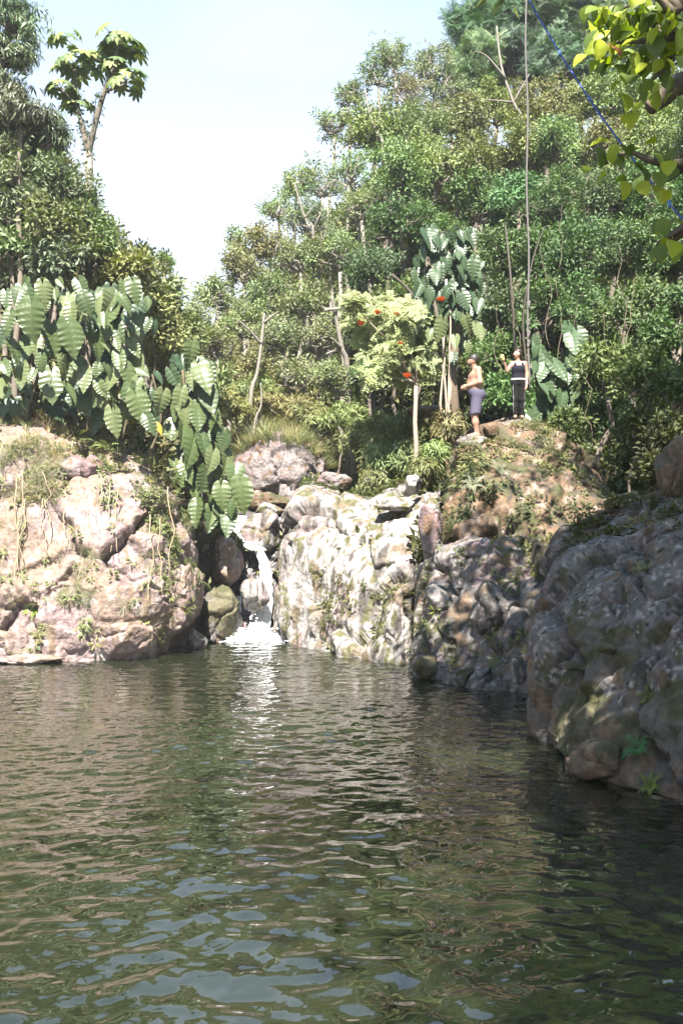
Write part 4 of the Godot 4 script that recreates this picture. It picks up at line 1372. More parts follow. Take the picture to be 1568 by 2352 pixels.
func build_feature_plants() -> void:
	rng.seed = 1500
	# cecropia
	var palms := []
	for i in 4:
		palms.append(palmate_leaf(500 + i))
	rng.seed = 1501
	var foot := at(198, 470, 24.0)
	foot.y = ground(foot.x, foot.z) - 0.1
	var o := thing("umbrella_leaved_tree", "tall slim tree with lobed umbrella leaves against the sky", "tree", foot)
	var fork := at(203, 350, 24.0) - foot
	var ends := [at(272, 95, 23.9) - foot, at(172, 160, 24.2) - foot]
	var st := starts()
	tube(st, bent(Vector3.ZERO, fork, 8, 0.3), 0.14, 0.10, 8, Color(0.30, 0.27, 0.23), 0.4)
	part(o, "trunk", done(st), M.bark)
	var lines := [smooth([fork, at(213, 310, 23.95) - foot, at(235, 225, 23.9) - foot, at(262, 150, 23.9) - foot, ends[0]]), smooth([fork, at(192, 300, 24.1) - foot, at(178, 240, 24.2) - foot, ends[1]]), smooth([at(240, 210, 23.9) - foot, at(285, 195, 23.7) - foot, at(290, 185, 23.7) - foot]), smooth([at(182, 250, 24.15) - foot, at(150, 215, 24.0) - foot, at(140, 200, 24.0) - foot]), smooth([at(262, 150, 23.9) - foot, at(225, 140, 24.2) - foot, at(218, 130, 24.2) - foot])]
	for i in lines.size():
		st = starts()
		tube(st, lines[i], 0.085 if i < 2 else 0.04, 0.035 if i < 2 else 0.025, 7, Color(0.16, 0.14, 0.11), 0.3)
		part(o, "limb", done(st), M.bark)
	var knobs := []
	var knob_tints := []
	for i in 90:
		var l: Array = lines[i % 2]
		var p: Vector3 = l[int(pick(0, l.size() - 3))]
		var s := pick(0.35, 0.6)
		knobs.append(Transform3D(aimed(any_dir() + Vector3(0, 0.4, 0), any_dir()).scaled(Vector3(s, s, s)), p + any_dir() * 0.08))
		knob_tints.append(tinted(Color(0.03, 0.06, 0.025)))
	spread(o, "clinging_vine", "herb", knobs, knob_tints, M.leaf)
	var paint := [leaf_paint(Color(0.13, 0.18, 0.05), "leaf"), leaf_paint(Color(0.09, 0.14, 0.05), "leaf"), leaf_paint(Color(0.17, 0.20, 0.06), "leaf")]
	for e in [[272, 95, 23.9, 12, 1.0], [172, 150, 24.2, 11, 1.0], [288, 188, 23.7, 9, 0.9], [140, 205, 24.0, 8, 0.8], [220, 132, 24.2, 9, 0.9], [262, 150, 23.9, 7, 0.8], [180, 235, 24.2, 6, 0.7], [150, 90, 24.4, 6, 0.7]]:
		var c := at(e[0], e[1], e[2]) - foot
		for k in e[3]:
			var a: float = TAU * k / e[3] + pick(-0.3, 0.3)
			var out_dir := Vector3(cos(a), pick(-0.25, 0.55), sin(a)).normalized()
			var tipp: Vector3 = c + out_dir * pick(0.28, 0.55) * e[4]
			var s: float = pick(0.26, 0.40) * e[4]
			var b := Basis(Vector3.UP, atan2(out_dir.x, out_dir.z)) * Basis(Vector3.RIGHT, pick(0.3, 1.0))
			var lf := part(o, "leaf", palms[k % 4], paint[k % 3], Transform3D(b.scaled(Vector3(s, s, s)), tipp))
			st = starts()
			tube(st, [c, (c + tipp) * 0.5 + Vector3(0, 0.04, 0), tipp], 0.010, 0.008, 4, Color(0.15, 0.18, 0.06))
			part(lf, "leaf_stalk", done(st), M.bark, lf.transform.affine_inverse())
	# orange flowered tree
	foot = at(962, 1070, 24.3)
	foot.y = minf(foot.y, ground(foot.x, foot.z))
	o = thing("flowering_tree", "slender light green tree with orange red flowers in front of the forest", "tree", foot)
	st = starts()
	var top := at(955, 880, 24.3) - foot
	tube(st, bent(Vector3.ZERO, top, 8, 0.15), 0.075, 0.05, 7, Color(0.40, 0.33, 0.26), 0.3)
	part(o, "trunk", done(st), M.bark)
	var where := []
	var tints := []
	for e in [[885, 745, 52], [930, 770, 48], [850, 800, 45], [900, 820, 55], [960, 830, 42], [835, 740, 38], [945, 720, 34], [975, 800, 30], [860, 860, 38], [925, 865, 40], [815, 700, 24], [880, 710, 34], [975, 860, 28]]:
		var h := at(e[0], e[1], 24.3 + pick(-0.5, 0.5)) - foot
		st = starts()
		tube(st, bent(top, h, 6, 0.4), 0.035, 0.01, 5, Color(0.40, 0.34, 0.27), 0.2)
		part(o, "limb", done(st), M.bark)
		var r: float = e[2] / LENS * 24.3
		for k in 34:
			var dir := any_dir()
			dir.y *= 0.9
			var s := pick(0.45, 0.8)
			where.append(Transform3D(aimed(Vector3(0, 0.8, 0.75) + any_dir() * 0.6, any_dir()).scaled(Vector3(s, s, s)), h + dir * r * pick(0.3, 1.0)))
			tints.append(tinted(Color(0.28, 0.33, 0.16), 0.1))
	spread(o, "crown", "pinnate", where, tints, M.leaf)
	var petal := starts()
	for k in 14:
		var a := TAU * k / 7.0
		leaf(petal, Vector3.ZERO, Vector3(cos(a), 0.5 + 0.5 * (k % 2), sin(a)), Vector3.UP, 0.13, 0.09, 0.2, -0.2, Color.WHITE)
	var bloom := done(petal)
	var orange := leaf_paint(Color(0.75, 0.14, 0.03), "thin")
	for e in [[815, 690], [868, 722], [912, 728], [918, 795], [935, 868], [828, 748], [1012, 693]]:
		part(o, "flower", bloom, orange, Transform3D(Basis().scaled(Vector3.ONE * 1.15), at(e[0], e[1], 23.9) - foot))

func build_ground_plants() -> void:
	rng.seed = 2000
	var skins: Dictionary = M.skins
	var straw := Color(0.40, 0.35, 0.26)
	var fresh := Color(0.16, 0.20, 0.10)
	cover("dry_grass", "dry straw grass and green blades hanging over the left cliff", "grass", scatter(skins.left, 200, 0.0, 0.36, 0.05, 0.36, 0.25) + scatter(skins.left, 80, 0.0, 0.9, 0.0, 0.17), "grass", straw, 0.5, 1.05, 0.45, fresh)
	cover("dry_grass", "sparse straw grass rooted in the joints of the left cliff", "grass", scatter(skins.left, 80, 0.0, 0.85, 0.38, 0.75, 0.45), "grass", straw, 0.4, 0.8, 0.3, fresh)
	cover("low_herbs", "small pale green herbs on top of the left cliff", "herbs", scatter(skins.left, 420, 0.10, 0.85, 0.05, 0.36, 0.45) + scatter(skins.left, 90, 0.15, 0.9, 0.4, 0.8, 0.6), "herb", Color(0.14, 0.17, 0.07), 0.35, 0.75, 0.4)
	cover("low_herbs", "leafy plants draped over the top of the earth mound", "herbs", scatter(skins.mound, 380, 0.10, 0.75, 0.33, 0.55, 0.45) + scatter(skins.mound, 110, 0.02, 0.25, 0.36, 0.56) + scatter(skins.mound, 90, 0.55, 1.0, 0.3, 0.66, 0.4), "herb", Color(0.075, 0.095, 0.032), 0.3, 0.62, 0.35, Color(0.17, 0.19, 0.09))
	cover("creeping_moss", "patches of creeping green plants on the brown face of the mound", "herbs", scatter(skins.mound, 110, 0.05, 0.95, 0.6, 0.8, 0.6), "herb", Color(0.06, 0.075, 0.025), 0.4, 0.8, 0.2)
	cover("rock_herbs", "small green herbs growing from joints of the shaded grey rock", "herbs", scatter(skins.dark, 110, 0.05, 0.98, 0.12, 0.75, 0.6), "herb", Color(0.12, 0.15, 0.04), 0.35, 0.7, 0.3)
	cover("ledge_grass", "grass and leaves on top of the reddish rock face", "grass", scatter(skins.red, 240, 0.0, 1.0, 0.0, 0.3), "grass", Color(0.20, 0.20, 0.09), 0.8, 1.7, 0.5, fresh)
	cover("rock_moss", "tufts of green plants on the streaked front of the big pale rock", "herbs", scatter(skins.white, 90, 0.35, 0.78, 0.5, 0.8, 0.5), "herb", Color(0.09, 0.10, 0.03), 0.35, 0.75, 0.2)
	cover("crevice_plants", "leafy plants along the back edge of the big pale rock", "herbs", scatter(skins.white, 160, 0.2, 1.0, 0.0, 0.08), "herb", Color(0.10, 0.13, 0.05), 0.4, 0.9, 0.5)
	cover("bank_plants", "herbs and ferns along the top of the near rock", "herbs", scatter(skins.near, 260, 0.25, 1.0, 0.0, 0.13, 0.1), "herb", Color(0.085, 0.11, 0.035), 0.4, 0.9, 0.5, Color(0.15, 0.13, 0.06))
	# ferns one can tell apart
	for e in [["bright green fern on the side of the near rock above the brown block", skins.near, 0.62, 0.71, 0.42, Color(0.05, 0.19, 0.06)], ["yellow green fern on the near rock just above the water", skins.near, 0.63, 0.79, 0.38, Color(0.22, 0.27, 0.05)], ["pale tuft of leaves high on the near rock", skins.near, 0.66, 0.24, 0.40, Color(0.17, 0.20, 0.06)], ["green fern in the middle of the near rock above the mossy tuft", skins.near, 0.68, 0.50, 0.42, Color(0.09, 0.17, 0.03)], ["mossy yellow tuft in the middle of the near rock", skins.near, 0.655, 0.555, 0.36, Color(0.20, 0.21, 0.05)],
			["drooping fern at the top left of the mound under the man", skins.mound, 0.19, 0.58, 0.6, Color(0.16, 0.18, 0.13)], ["drooping fern on the mound below the brown boulder", skins.mound, 0.30, 0.56, 0.6, Color(0.15, 0.17, 0.12)], ["fern on the left shoulder of the mound", skins.mound, 0.08, 0.55, 0.6, Color(0.17, 0.19, 0.10)], ["light green fern in the corner of the mound under the pale flat rock", skins.mound, 0.14, 0.47, 0.6, Color(0.21, 0.24, 0.11)],
			["sunlit fern hanging at the edge of the left cliff above the cavity", skins.left, 0.90, 0.33, 0.8, Color(0.16, 0.20, 0.08)], ["small fern beside the tall brown rock left of the waterfall", skins.left, 0.93, 0.45, 0.8, Color(0.18, 0.21, 0.09)], ["bright green tuft low on the left cliff", skins.left, 0.27, 0.63, 0.7, Color(0.20, 0.30, 0.05)], ["bushy herb under the elephant ear leaves on the left cliff", skins.left, 0.48, 0.10, 1.0, Color(0.15, 0.19, 0.08)]]:
		var sk: Dictionary = e[1]
		var a := spot_on(sk, e[2], e[3])
		var n: Vector3 = sk.nor[a]
		var m: StandardMaterial3D = M.leaf.duplicate()
		m.albedo_color = e[5].linear_to_srgb()
		var f := thing("fern", e[0], "fern", sk.pos[a])
		var b := aimed(n + Vector3(0, 0.3, 0), Vector3(0.2, 0.1, 1))
		for k in 9:
			var size: float = e[4] * pick(0.75, 1.1)
			part(f, "frond", shapes["frond"], m, Transform3D((b * Basis(Vector3.UP, TAU * k / 9.0 + pick(-0.3, 0.3)) * Basis(Vector3.RIGHT, pick(-0.5, 0.2))).scaled(Vector3.ONE * size), Vector3.ZERO))
	# dry roots hanging on the left cliff
	for i in 15:
		var px := pick(20, 400)
		var py := pick(1080, 1200)
		var length := pick(60, 230)
		var d := lerpf(20.15, 19.5, (py + length - 1100) / 330.0)
		var a := at(px, py, lerpf(20.25, 19.8, (py - 1080) / 200.0) - 0.15)
		var b := at(px + pick(-8, 8), py + length, d - 0.2)
		var st := starts()
		tube(st, bent(a - b, Vector3.ZERO, 10, 0.18), 0.012, 0.007, 4, Color(0.42, 0.33, 0.22))
		var r := whole("hanging_root", done(st), M.bark, Transform3D(Basis(), b))
		tag(r, "thin dry root hanging down the face of the left cliff", "root", "roots hanging on the left cliff")

func build_near_tree() -> void:
	rng.seed = 3000
	var ovals := []
	for i in 5:
		ovals.append(oval_leaf(700 + i))
	rng.seed = 3001
	var foot := Vector3(7.0, ground(7.0, -3.0) - 0.1, -3.0)
	var o := thing("overhanging_tree", "tree with large yellow green leaves reaching in beside the blue rope", "tree", foot)
	var st := starts()
	var fork := Vector3(6.0, 7.5, -3.5) - foot
	tube(st, bent(Vector3.ZERO, fork, 9, 0.4), 0.30, 0.2, 10, Color(0.17, 0.14, 0.11), 0.4)
	part(o, "trunk", done(st), M.bark)
	var g := crown_of(Vector3(3.3, 11.6, -2.8), Vector3(4.3, 1.7, 9.0), 56, 64, 1.9, Color(0.10, 0.14, 0.03), foot, 0.25, Vector2(1.3, -1.5))  # unseen crown, stretched for shade, with a gap to let sun reach near leaves
	st = starts()
	for h in g.hearts:
		tube(st, bent(fork, h - foot, 7, 0.6), 0.09, 0.02, 6, Color(0.17, 0.14, 0.11), 0.3)
	part(o, "limbs", done(st), M.bark)
	spread(o, "crown", "broad", g.where, g.tints, M.leaf)
	var paints := [leaf_paint(Color(0.24, 0.31, 0.025), "thin"), leaf_paint(Color(0.33, 0.39, 0.03), "thin"), leaf_paint(Color(0.13, 0.19, 0.025), "thin"), leaf_paint(Color(0.09, 0.14, 0.03), "thin")]
	var limbs := [
		[[1660, -60, 6.0], [1580, 60, 6.1], [1520, 90, 6.2], [1450, 95, 6.2], [1370, 100, 6.3]],
		[[1640, -160, 5.8], [1560, 20, 6.0], [1500, -10, 6.0], [1430, 20, 6.1]],
		[[1640, 330, 6.6], [1568, 372, 6.5], [1500, 372, 6.4], [1440, 350, 6.4], [1375, 385, 6.4]],
		[[1640, 480, 6.2], [1568, 520, 6.1], [1530, 545, 6.0]],
		[[1700, 120, 7.0], [1568, 190, 7.0], [1520, 225, 7.0], [1490, 250, 7.0]],
		[[1620, -40, 6.3], [1560, 110, 6.3], [1510, 170, 6.3], [1475, 200, 6.3]]]
	var n := 0
	for e in limbs:
		st = starts()
		var line := [fork + Vector3(-0.5, -0.6 - 0.2 * n, -0.2)]
		for p in e:
			line.append(at(p[0], p[1], p[2]) - foot)
		line = smooth(line)
		tube(st, line, 0.05 if n != 4 else 0.10, 0.006 if n != 4 else 0.05, 6, Color(0.13, 0.11, 0.08), 0.3)
		part(o, "branch", done(st), M.bark)
		n += 1
	for e in [[0, 100, 1345, 1568, 10, 150], [1, 60, 1370, 1568, -20, 80], [2, 36, 1345, 1568, 325, 440], [3, 20, 1510, 1568, 495, 575], [5, 20, 1420, 1568, 90, 260]]:
		for k in e[1]:
			var px := pick(e[2], e[3])
			var py := pick(e[4], e[5])
			var s := pick(30, 54) / LENS * 6.2
			var tip := Vector3(pick(-0.9, 0.5), pick(-1.0, 0.0), pick(-0.4, 0.4))
			part(o, "leaf", ovals[rng.randi() % 5], paints[rng.randi() % 4], Transform3D(aimed(tip, Vector3(pick(-0.6, 0.6), 0.9, pick(-0.2, 0.9))).scaled(Vector3(s, s, s)), at(px, py, pick(5.9, 6.6)) - foot))
	var brown := leaf_paint(Color(0.42, 0.16, 0.09), "leaf")
	for k in 3:
		part(o, "withered_leaf", ovals[k], brown, Transform3D(aimed(Vector3(pick(-1, 1), -0.6, 0.2), Vector3(0.3, 0.6, 0.6)).scaled(Vector3.ONE * 0.08), at(1395 + k * 7, 103 + k * 3, 6.1) - foot))
	# second tree, whose crown stands above the picture and shades the mound
	foot = Vector3(10.5, ground(10.5, -13.0) - 0.1, -13.0)
	o = thing("shade_tree", "tall tree on the right bank shading the mound and near rock", "tree", foot)
	fork = Vector3(9.4, 11.0, -13.0) - foot
	st = starts()
	tube(st, bent(Vector3.ZERO, fork, 9, 0.5), 0.35, 0.22, 10, Color(0.17, 0.14, 0.11), 0.4)
	part(o, "trunk", done(st), M.bark)
	g = crown_of(Vector3(7.2, 14.4, -12.4), Vector3(4.0, 1.8, 4.0), 20, 18, 1.9, Color(0.06, 0.10, 0.03), foot)
	st = starts()
	for h in g.hearts:
		tube(st, bent(fork, h - foot, 7, 0.6), 0.09, 0.02, 6, Color(0.17, 0.14, 0.11), 0.3)
	part(o, "limbs", done(st), M.bark)
	spread(o, "crown", "broad", g.where, g.tints, M.leaf)

# ---------------------------------------------------------------- people
func build_people() -> void:
	rng.seed = 5000
	var always := func(_p): return -1.0
	# man in shorts, in profile towards -x
	var foot := at(1090, 1003, 21.1)
	foot.y -= 0.01
	var man := thing("person", "barefoot man in grey shorts with bare chest standing on the mound looking down", "person", foot)
	var skin := Color(0.30, 0.175, 0.125)
	var body := [
		[Vector3(0.05, 0.035, 0.08), Vector3(-0.06, 0.03, 0.09), 0.038, 0.036], [Vector3(-0.06, 0.03, 0.09), Vector3(-0.17, 0.022, 0.10), 0.036, 0.022],
		[Vector3(0.03, 0.06, 0.08), Vector3(0.0, 0.30, 0.09), 0.040, 0.066], [Vector3(0.0, 0.30, 0.09), Vector3(-0.02, 0.50, 0.095), 0.066, 0.068], [Vector3(-0.02, 0.50, 0.095), Vector3(0.03, 0.86, 0.09), 0.075, 0.105],
		[Vector3(0.09, 0.035, -0.09), Vector3(-0.02, 0.03, -0.10), 0.038, 0.036], [Vector3(-0.02, 0.03, -0.10), Vector3(-0.13, 0.022, -0.11), 0.036, 0.022],
		[Vector3(0.07, 0.06, -0.09), Vector3(0.03, 0.30, -0.09), 0.040, 0.066], [Vector3(0.03, 0.30, -0.09), Vector3(0.0, 0.50, -0.095), 0.066, 0.068], [Vector3(0.0, 0.50, -0.095), Vector3(0.03, 0.86, -0.09), 0.075, 0.105],
		[Vector3(0.05, 0.92, 0.07), Vector3(0.05, 0.92, -0.07), 0.13, 0.13], [Vector3(0.0, 1.05, 0.07), Vector3(0.0, 1.05, -0.07), 0.13, 0.13], [Vector3(-0.06, 1.06, 0.0), Vector3(-0.04, 1.2, 0.0), 0.12, 0.11],
		[Vector3(0.02, 1.18, 0.08), Vector3(0.02, 1.18, -0.08), 0.12, 0.12], [Vector3(0.02, 1.30, 0.10), Vector3(0.02, 1.30, -0.10), 0.115, 0.115], [Vector3(-0.04, 1.28, 0.07), Vector3(-0.04, 1.28, -0.07), 0.09, 0.09], [Vector3(0.05, 1.40, 0.15), Vector3(0.05, 1.40, -0.15), 0.068, 0.068],
		[Vector3(0.02, 1.42, 0), Vector3(-0.03, 1.54, 0), 0.062, 0.058], [Vector3(-0.04, 1.61, 0), Vector3(-0.025, 1.65, 0), 0.083, 0.086], [Vector3(-0.085, 1.555, 0.0), Vector3(-0.07, 1.60, 0), 0.045, 0.06], [Vector3(-0.12, 1.60, 0), Vector3(-0.142, 1.585, 0), 0.012, 0.014], [Vector3(-0.03, 1.61, 0.085), Vector3(-0.025, 1.585, 0.085), 0.014, 0.010],
		[Vector3(0.05, 1.40, 0.19), Vector3(0.08, 1.13, 0.24), 0.064, 0.052], [Vector3(0.08, 1.13, 0.24), Vector3(-0.18, 1.06, 0.13), 0.050, 0.032],
		[Vector3(0.05, 1.40, -0.19), Vector3(0.06, 1.13, -0.23), 0.062, 0.050], [Vector3(0.06, 1.13, -0.23), Vector3(-0.18, 1.03, -0.06), 0.050, 0.032]]
	var st := starts()
	var tone := func(p): return skin
	nets(st, body, 0.014, 60.0, always, tone)
	nets(st, hand_bones(Vector3(-0.19, 1.06, 0.125), Vector3(-0.95, -0.15, -0.4), Vector3(-0.2, -0.3, -0.9), 0.35) + hand_bones(Vector3(-0.19, 1.03, -0.055), Vector3(-0.9, 0.1, 0.5), Vector3(-0.2, -0.2, 0.9), 0.35, 1.0, -1.0), 0.005, 160.0, always, tone)
	part(man, "body", done(st), M.skin)
	st = starts()
	var cloth := Color(0.085, 0.082, 0.115)
	nets(st, [[Vector3(0.05, 0.92, 0.075), Vector3(0.05, 0.92, -0.075), 0.145, 0.145], [Vector3(-0.02, 0.96, 0.06), Vector3(-0.02, 0.96, -0.06), 0.13, 0.13], [Vector3(0.04, 0.86, 0.09), Vector3(-0.01, 0.44, 0.10), 0.125, 0.112], [Vector3(0.05, 0.86, -0.09), Vector3(0.01, 0.44, -0.10), 0.125, 0.112], [Vector3(0.10, 0.88, 0.06), Vector3(0.10, 0.88, -0.06), 0.12, 0.12]], 0.013, 55.0, func(p): return maxf(0.47 + 0.012 * sin(p.x * 30.0 + p.z * 40.0) - p.y, p.y - 1.0), func(p): return cloth)
	part(man, "shorts", done(st), M.cloth)
	st = starts()
	nets(st, [[Vector3(-0.03, 1.625, 0), Vector3(-0.012, 1.665, 0), 0.104, 0.104]], 0.008, 80.0, func(p): return maxf(1.60 - p.y + (0.045 if p.x < -0.06 else 0.0) - (0.03 if p.x > 0.0 else 0.0), -1.0), func(p): return Color(0.03, 0.025, 0.022))
	part(man, "hair", done(st), M.hair)
	st = starts()
	nets(st, [[Vector3(-0.095, 1.545, 0.0), Vector3(-0.07, 1.56, 0.04), 0.042, 0.032], [Vector3(-0.07, 1.56, -0.04), Vector3(-0.095, 1.545, 0.0), 0.032, 0.042]], 0.007, 90.0, func(p): return p.y - 1.562 + (p.x + 0.1) * -0.2, func(p): return Color(0.035, 0.025, 0.03))
	part(man, "beard", done(st), M.hair)
	st = starts()
	for z in [-0.034, 0.034]:
		tube(st, [Vector3(-0.108, 1.622, z), Vector3(-0.118, 1.620, z)], 0.012, 0.009, 6, Color(0.05, 0.03, 0.02))
	part(man.get_node("body"), "eyes", done(st), M.plain)
	# small black flat shape with a strap beside the man
	st = starts()
	tube(st, [Vector3(-0.13, 0, 0), Vector3(-0.05, 0.004, 0), Vector3(0.05, 0.0, 0), Vector3(0.13, 0.004, 0)], 0.035, 0.04, 8, Color(0.02, 0.02, 0.025))
	tube(st, [Vector3(-0.06, 0.0, -0.045), Vector3(-0.07, 0.05, 0), Vector3(-0.06, 0.0, 0.045)], 0.010, 0.010, 5, Color(0.02, 0.02, 0.025))
	var black_thing := whole("black_thing", done(st), M.plain, Transform3D(Basis(Vector3.UP, 0.3).scaled(Vector3(1, 0.6, 1)), at(1066, 1004, 20.95)))
	tag(black_thing, "small black thing lying on the pale rock beside the man's feet", "black_thing")

	# woman in black
	foot = at(1190, 961, 23.0)
	foot.y -= 0.01
	var woman := thing("person", "woman in black top and leggings raising a yellow object in one hand", "person", foot)
	skin = Color(0.32, 0.19, 0.135)
	body = [
		[Vector3(-0.075, 0.035, 0.0), Vector3(-0.10, 0.025, 0.12), 0.033, 0.024], [Vector3(-0.075, 0.06, 0), Vector3(-0.07, 0.28, 0.0), 0.034, 0.052], [Vector3(-0.07, 0.28, 0), Vector3(-0.07, 0.45, 0.02), 0.052, 0.05], [Vector3(-0.07, 0.45, 0.02), Vector3(-0.075, 0.80, 0.0), 0.058, 0.085],
		[Vector3(0.085, 0.035, -0.03), Vector3(0.09, 0.025, 0.09), 0.033, 0.024], [Vector3(0.085, 0.06, -0.03), Vector3(0.085, 0.28, -0.03), 0.034, 0.052], [Vector3(0.085, 0.28, -0.03), Vector3(0.08, 0.45, 0.0), 0.052, 0.05], [Vector3(0.08, 0.45, 0.0), Vector3(0.075, 0.80, 0.0), 0.058, 0.085],
		[Vector3(-0.06, 0.84, 0), Vector3(0.06, 0.84, 0), 0.105, 0.105], [Vector3(-0.05, 0.98, 0.01), Vector3(0.05, 0.98, 0.01), 0.085, 0.085], [Vector3(-0.06, 1.10, 0.01), Vector3(0.06, 1.10, 0.01), 0.09, 0.09], [Vector3(-0.06, 1.15, 0.05), Vector3(0.06, 1.15, 0.05), 0.07, 0.07], [Vector3(-0.06, 1.22, 0.0), Vector3(0.07, 1.22, 0.0), 0.08, 0.08], [Vector3(-0.12, 1.285, -0.01), Vector3(0.14, 1.285, -0.01), 0.048, 0.048],
		[Vector3(0.0, 1.28, 0), Vector3(-0.015, 1.40, 0.01), 0.046, 0.044], [Vector3(-0.025, 1.485, 0.015), Vector3(-0.015, 1.52, 0.005), 0.072, 0.076], [Vector3(-0.055, 1.43, 0.035), Vector3(-0.05, 1.47, 0.03), 0.036, 0.055], [Vector3(-0.10, 1.485, 0.06), Vector3(-0.118, 1.468, 0.07), 0.008, 0.010], [Vector3(0.005, 1.48, 0.085), Vector3(0.005, 1.46, 0.083), 0.011, 0.008],
		[Vector3(-0.145, 1.28, 0), Vector3(-0.27, 1.09, 0.08), 0.046, 0.038], [Vector3(-0.27, 1.09, 0.08), Vector3(-0.355, 1.28, 0.17), 0.038, 0.026],
		[Vector3(0.165, 1.28, -0.01), Vector3(0.205, 1.02, -0.02), 0.046, 0.038], [Vector3(0.205, 1.02, -0.02), Vector3(0.18, 0.79, 0.04), 0.038, 0.026]]
	st = starts()
	tone = func(p): return skin
	nets(st, body, 0.013, 65.0, always, tone)
	nets(st, hand_bones(Vector3(-0.358, 1.285, 0.172), Vector3(-0.25, 0.9, 0.3), Vector3(-0.8, 0.0, 0.4), 0.4, 0.92) + hand_bones(Vector3(0.178, 0.785, 0.042), Vector3(-0.1, -1.0, 0.15), Vector3(-0.9, 0, 0.3), 0.16, 0.92, -1.0), 0.005, 160.0, always, tone)
	part(woman, "body", done(st), M.skin)
	st = starts()
	nets(st, [[Vector3(-0.06, 0.86, 0), Vector3(0.06, 0.86, 0), 0.113, 0.113], [Vector3(-0.05, 0.98, 0.01), Vector3(0.05, 0.98, 0.01), 0.096, 0.096], [Vector3(-0.06, 1.10, 0.01), Vector3(0.06, 1.10, 0.01), 0.100, 0.100], [Vector3(-0.06, 1.15, 0.05), Vector3(0.06, 1.15, 0.05), 0.082, 0.082], [Vector3(-0.055, 1.22, 0.0), Vector3(0.065, 1.22, 0.0), 0.088, 0.088], [Vector3(-0.085, 1.20, 0.05), Vector3(-0.075, 1.33, -0.01), 0.022, 0.016], [Vector3(0.095, 1.20, 0.05), Vector3(0.085, 1.33, -0.01), 0.022, 0.016]], 0.012, 65.0, func(p): return maxf(0.85 - p.y, p.y - (1.225 if absf(absf(p.x - 0.005) - 0.085) > 0.035 else 1.36)), func(p): return Color(0.016, 0.016, 0.024))
	part(woman, "tank_top", done(st), M.cloth)
	st = starts()
	nets(st, [[Vector3(-0.075, 0.06, 0), Vector3(-0.07, 0.28, 0.0), 0.042, 0.060], [Vector3(-0.07, 0.28, 0), Vector3(-0.07, 0.45, 0.02), 0.060, 0.058], [Vector3(-0.07, 0.45, 0.02), Vector3(-0.075, 0.80, 0.0), 0.066, 0.094], [Vector3(0.085, 0.06, -0.03), Vector3(0.085, 0.28, -0.03), 0.042, 0.060], [Vector3(0.085, 0.28, -0.03), Vector3(0.08, 0.45, 0.0), 0.060, 0.058], [Vector3(0.08, 0.45, 0.0), Vector3(0.075, 0.80, 0.0), 0.066, 0.094], [Vector3(-0.06, 0.84, 0), Vector3(0.06, 0.84, 0), 0.110, 0.110]], 0.012, 70.0, func(p): return maxf(0.08 - p.y, p.y - 0.90), func(p): return Color(0.30, 0.30, 0.32) if absf(absf(p.x - 0.005) - 0.128 - 0.05 * clampf((p.y - 0.5) * 1.2, 0, 0.3)) < 0.004 and p.y < 0.78 else Color(0.012, 0.012, 0.014))
	part(woman, "leggings", done(st), M.cloth)
	st = starts()
	nets(st, [[Vector3(-0.06, 0.90, 0), Vector3(0.06, 0.90, 0), 0.118, 0.118], [Vector3(-0.03, 0.89, 0.11), Vector3(0.05, 0.89, 0.10), 0.03, 0.03]], 0.011, 80.0, func(p): return absf(p.y - 0.90) - 0.026, func(p): return Color(0.28, 0.28, 0.27))
	part(woman, "waist_bag", done(st), M.cloth)
	st = starts()
	nets(st, [[Vector3(-0.004, 1.50, -0.01), Vector3(0.0, 1.535, -0.012), 0.098, 0.098], [Vector3(0.045, 1.50, -0.06), Vector3(0.07, 1.40, -0.07), 0.045, 0.04], [Vector3(0.07, 1.40, -0.07), Vector3(0.075, 1.28, -0.075), 0.04, 0.018]], 0.009, 70.0, func(p): return -((p - Vector3(-0.10, 1.45, 0.12)).length() - 0.135), func(p): return Color(0.035, 0.018, 0.014))
	part(woman, "hair", done(st), M.hair)
	st = starts()
	for e in [Vector3(-0.088, 1.50, 0.035), Vector3(-0.055, 1.50, 0.075)]:
		tube(st, [e, e + Vector3(-0.008, 0, 0.008)], 0.011, 0.008, 6, Color(0.05, 0.03, 0.02))
	part(woman.get_node("body"), "eyes", done(st), M.plain)
	st = starts()
	tube(st, [Vector3(-0.065, 1.433, 0.082), Vector3(-0.085, 1.433, 0.070)], 0.008, 0.008, 6, Color(0.35, 0.08, 0.07))
	part(woman.get_node("body"), "mouth", done(st), M.plain)
	st = starts()
	tube(st, [Vector3(0.183, 0.825, 0.034), Vector3(0.180, 0.795, 0.041)], 0.034, 0.032, 9, Color(0.75, 0.75, 0.75))
	part(woman, "wristband", done(st), M.plain)
	st = starts()
	var b := aimed(Vector3(-0.2, 0.95, 0.2), Vector3(-0.3, 0, 1))
	var c := Vector3(-0.392, 1.375, 0.215)
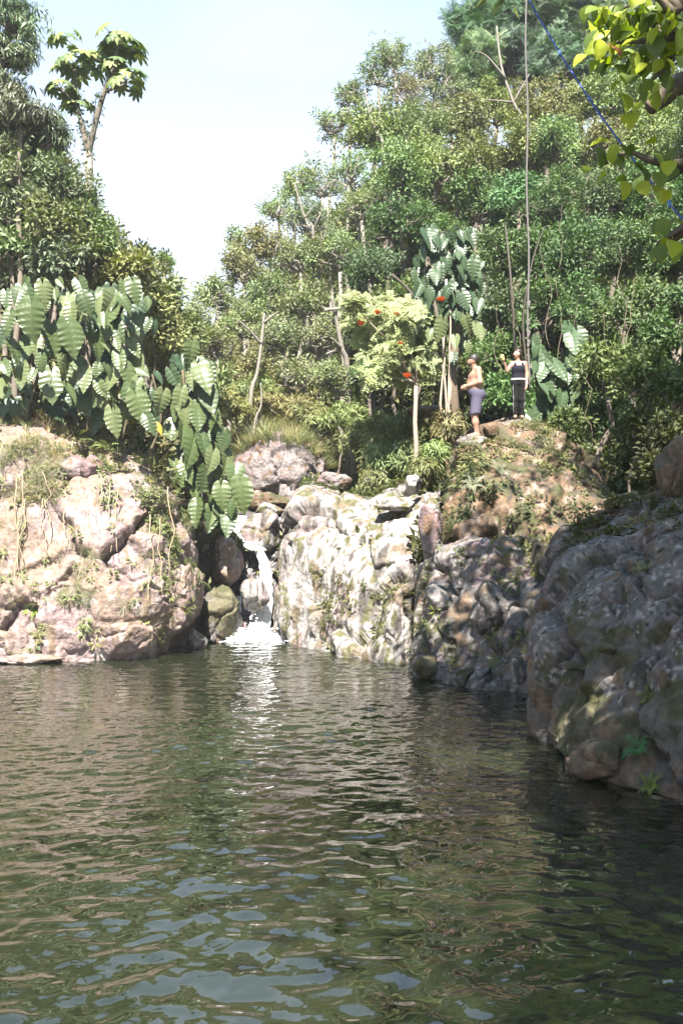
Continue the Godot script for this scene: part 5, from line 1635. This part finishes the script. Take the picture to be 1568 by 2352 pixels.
	nets(st, [[c - b.y * 0.035 - b.x * 0.02, c - b.y * 0.035 + b.x * 0.02, 0.018, 0.018], [c + b.y * 0.035 - b.x * 0.02, c + b.y * 0.035 + b.x * 0.02, 0.018, 0.018], [c - b.y * 0.035, c + b.y * 0.035, 0.032, 0.032]], 0.008, 120.0, always, func(p): return Color(0.65, 0.60, 0.16))
	var held := whole("yellow_object", done(st), M.plain, Transform3D(Basis(), foot))
	tag(held, "small yellow object held up in the woman's raised hand", "object")

func build_ropes() -> void:
	rng.seed = 6000
	# thick grey rope
	var a := at(1206, -140, 23.5)
	var b := at(1214, 895, 23.5)
	var st := starts()
	var line := []
	for i in 41:
		line.append(a.lerp(b, i / 40.0) - b + Vector3(0.02 * sin(i * 0.5), 0, 0))
	tube(st, line, 0.021, 0.024, 7, Color(0.11, 0.105, 0.10), 0.15)
	var o := thing("hanging_rope", "thick grey knotted rope hanging down behind the woman", "rope", b)
	part(o, "rope", done(st), M.rope)
	for py in [700, 742, 768, 790]:
		st = starts()
		var p := at(1213, py, 23.5) - b
		tube(st, [p + Vector3(0, 0.09, 0), p + Vector3(0.01, 0.05, 0), p, p - Vector3(0.01, 0.05, 0), p - Vector3(0, 0.09, 0)], 0.034, 0.034, 8, Color(0.10, 0.095, 0.09), 0.6)
		part(o.get_node("rope"), "knot", done(st), M.rope)
	# blue line
	a = at(1180, -60, 13.0)
	b = at(1640, 590, 9.0)
	line = []
	for i in 31:
		var t := i / 30.0
		line.append(a.lerp(b, t) - Vector3(0, 0.22 * sin(PI * t), 0) - b)
	st = starts()
	tube(st, line, 0.011, 0.009, 6, Color(0.05, 0.09, 0.30))
	o = thing("blue_rope", "taut blue rope slanting down from the trees to the right bank", "rope", b)
	part(o, "rope", done(st), M.rope)
	for k in [9, 14, 20, 25]:
		st = starts()
		tube(st, [line[k] + Vector3(0, 0.03, 0), line[k] - Vector3(0, 0.03, 0)], 0.018, 0.018, 6, Color(0.10, 0.20, 0.45))
		part(o.get_node("rope"), "knot", done(st), M.rope)
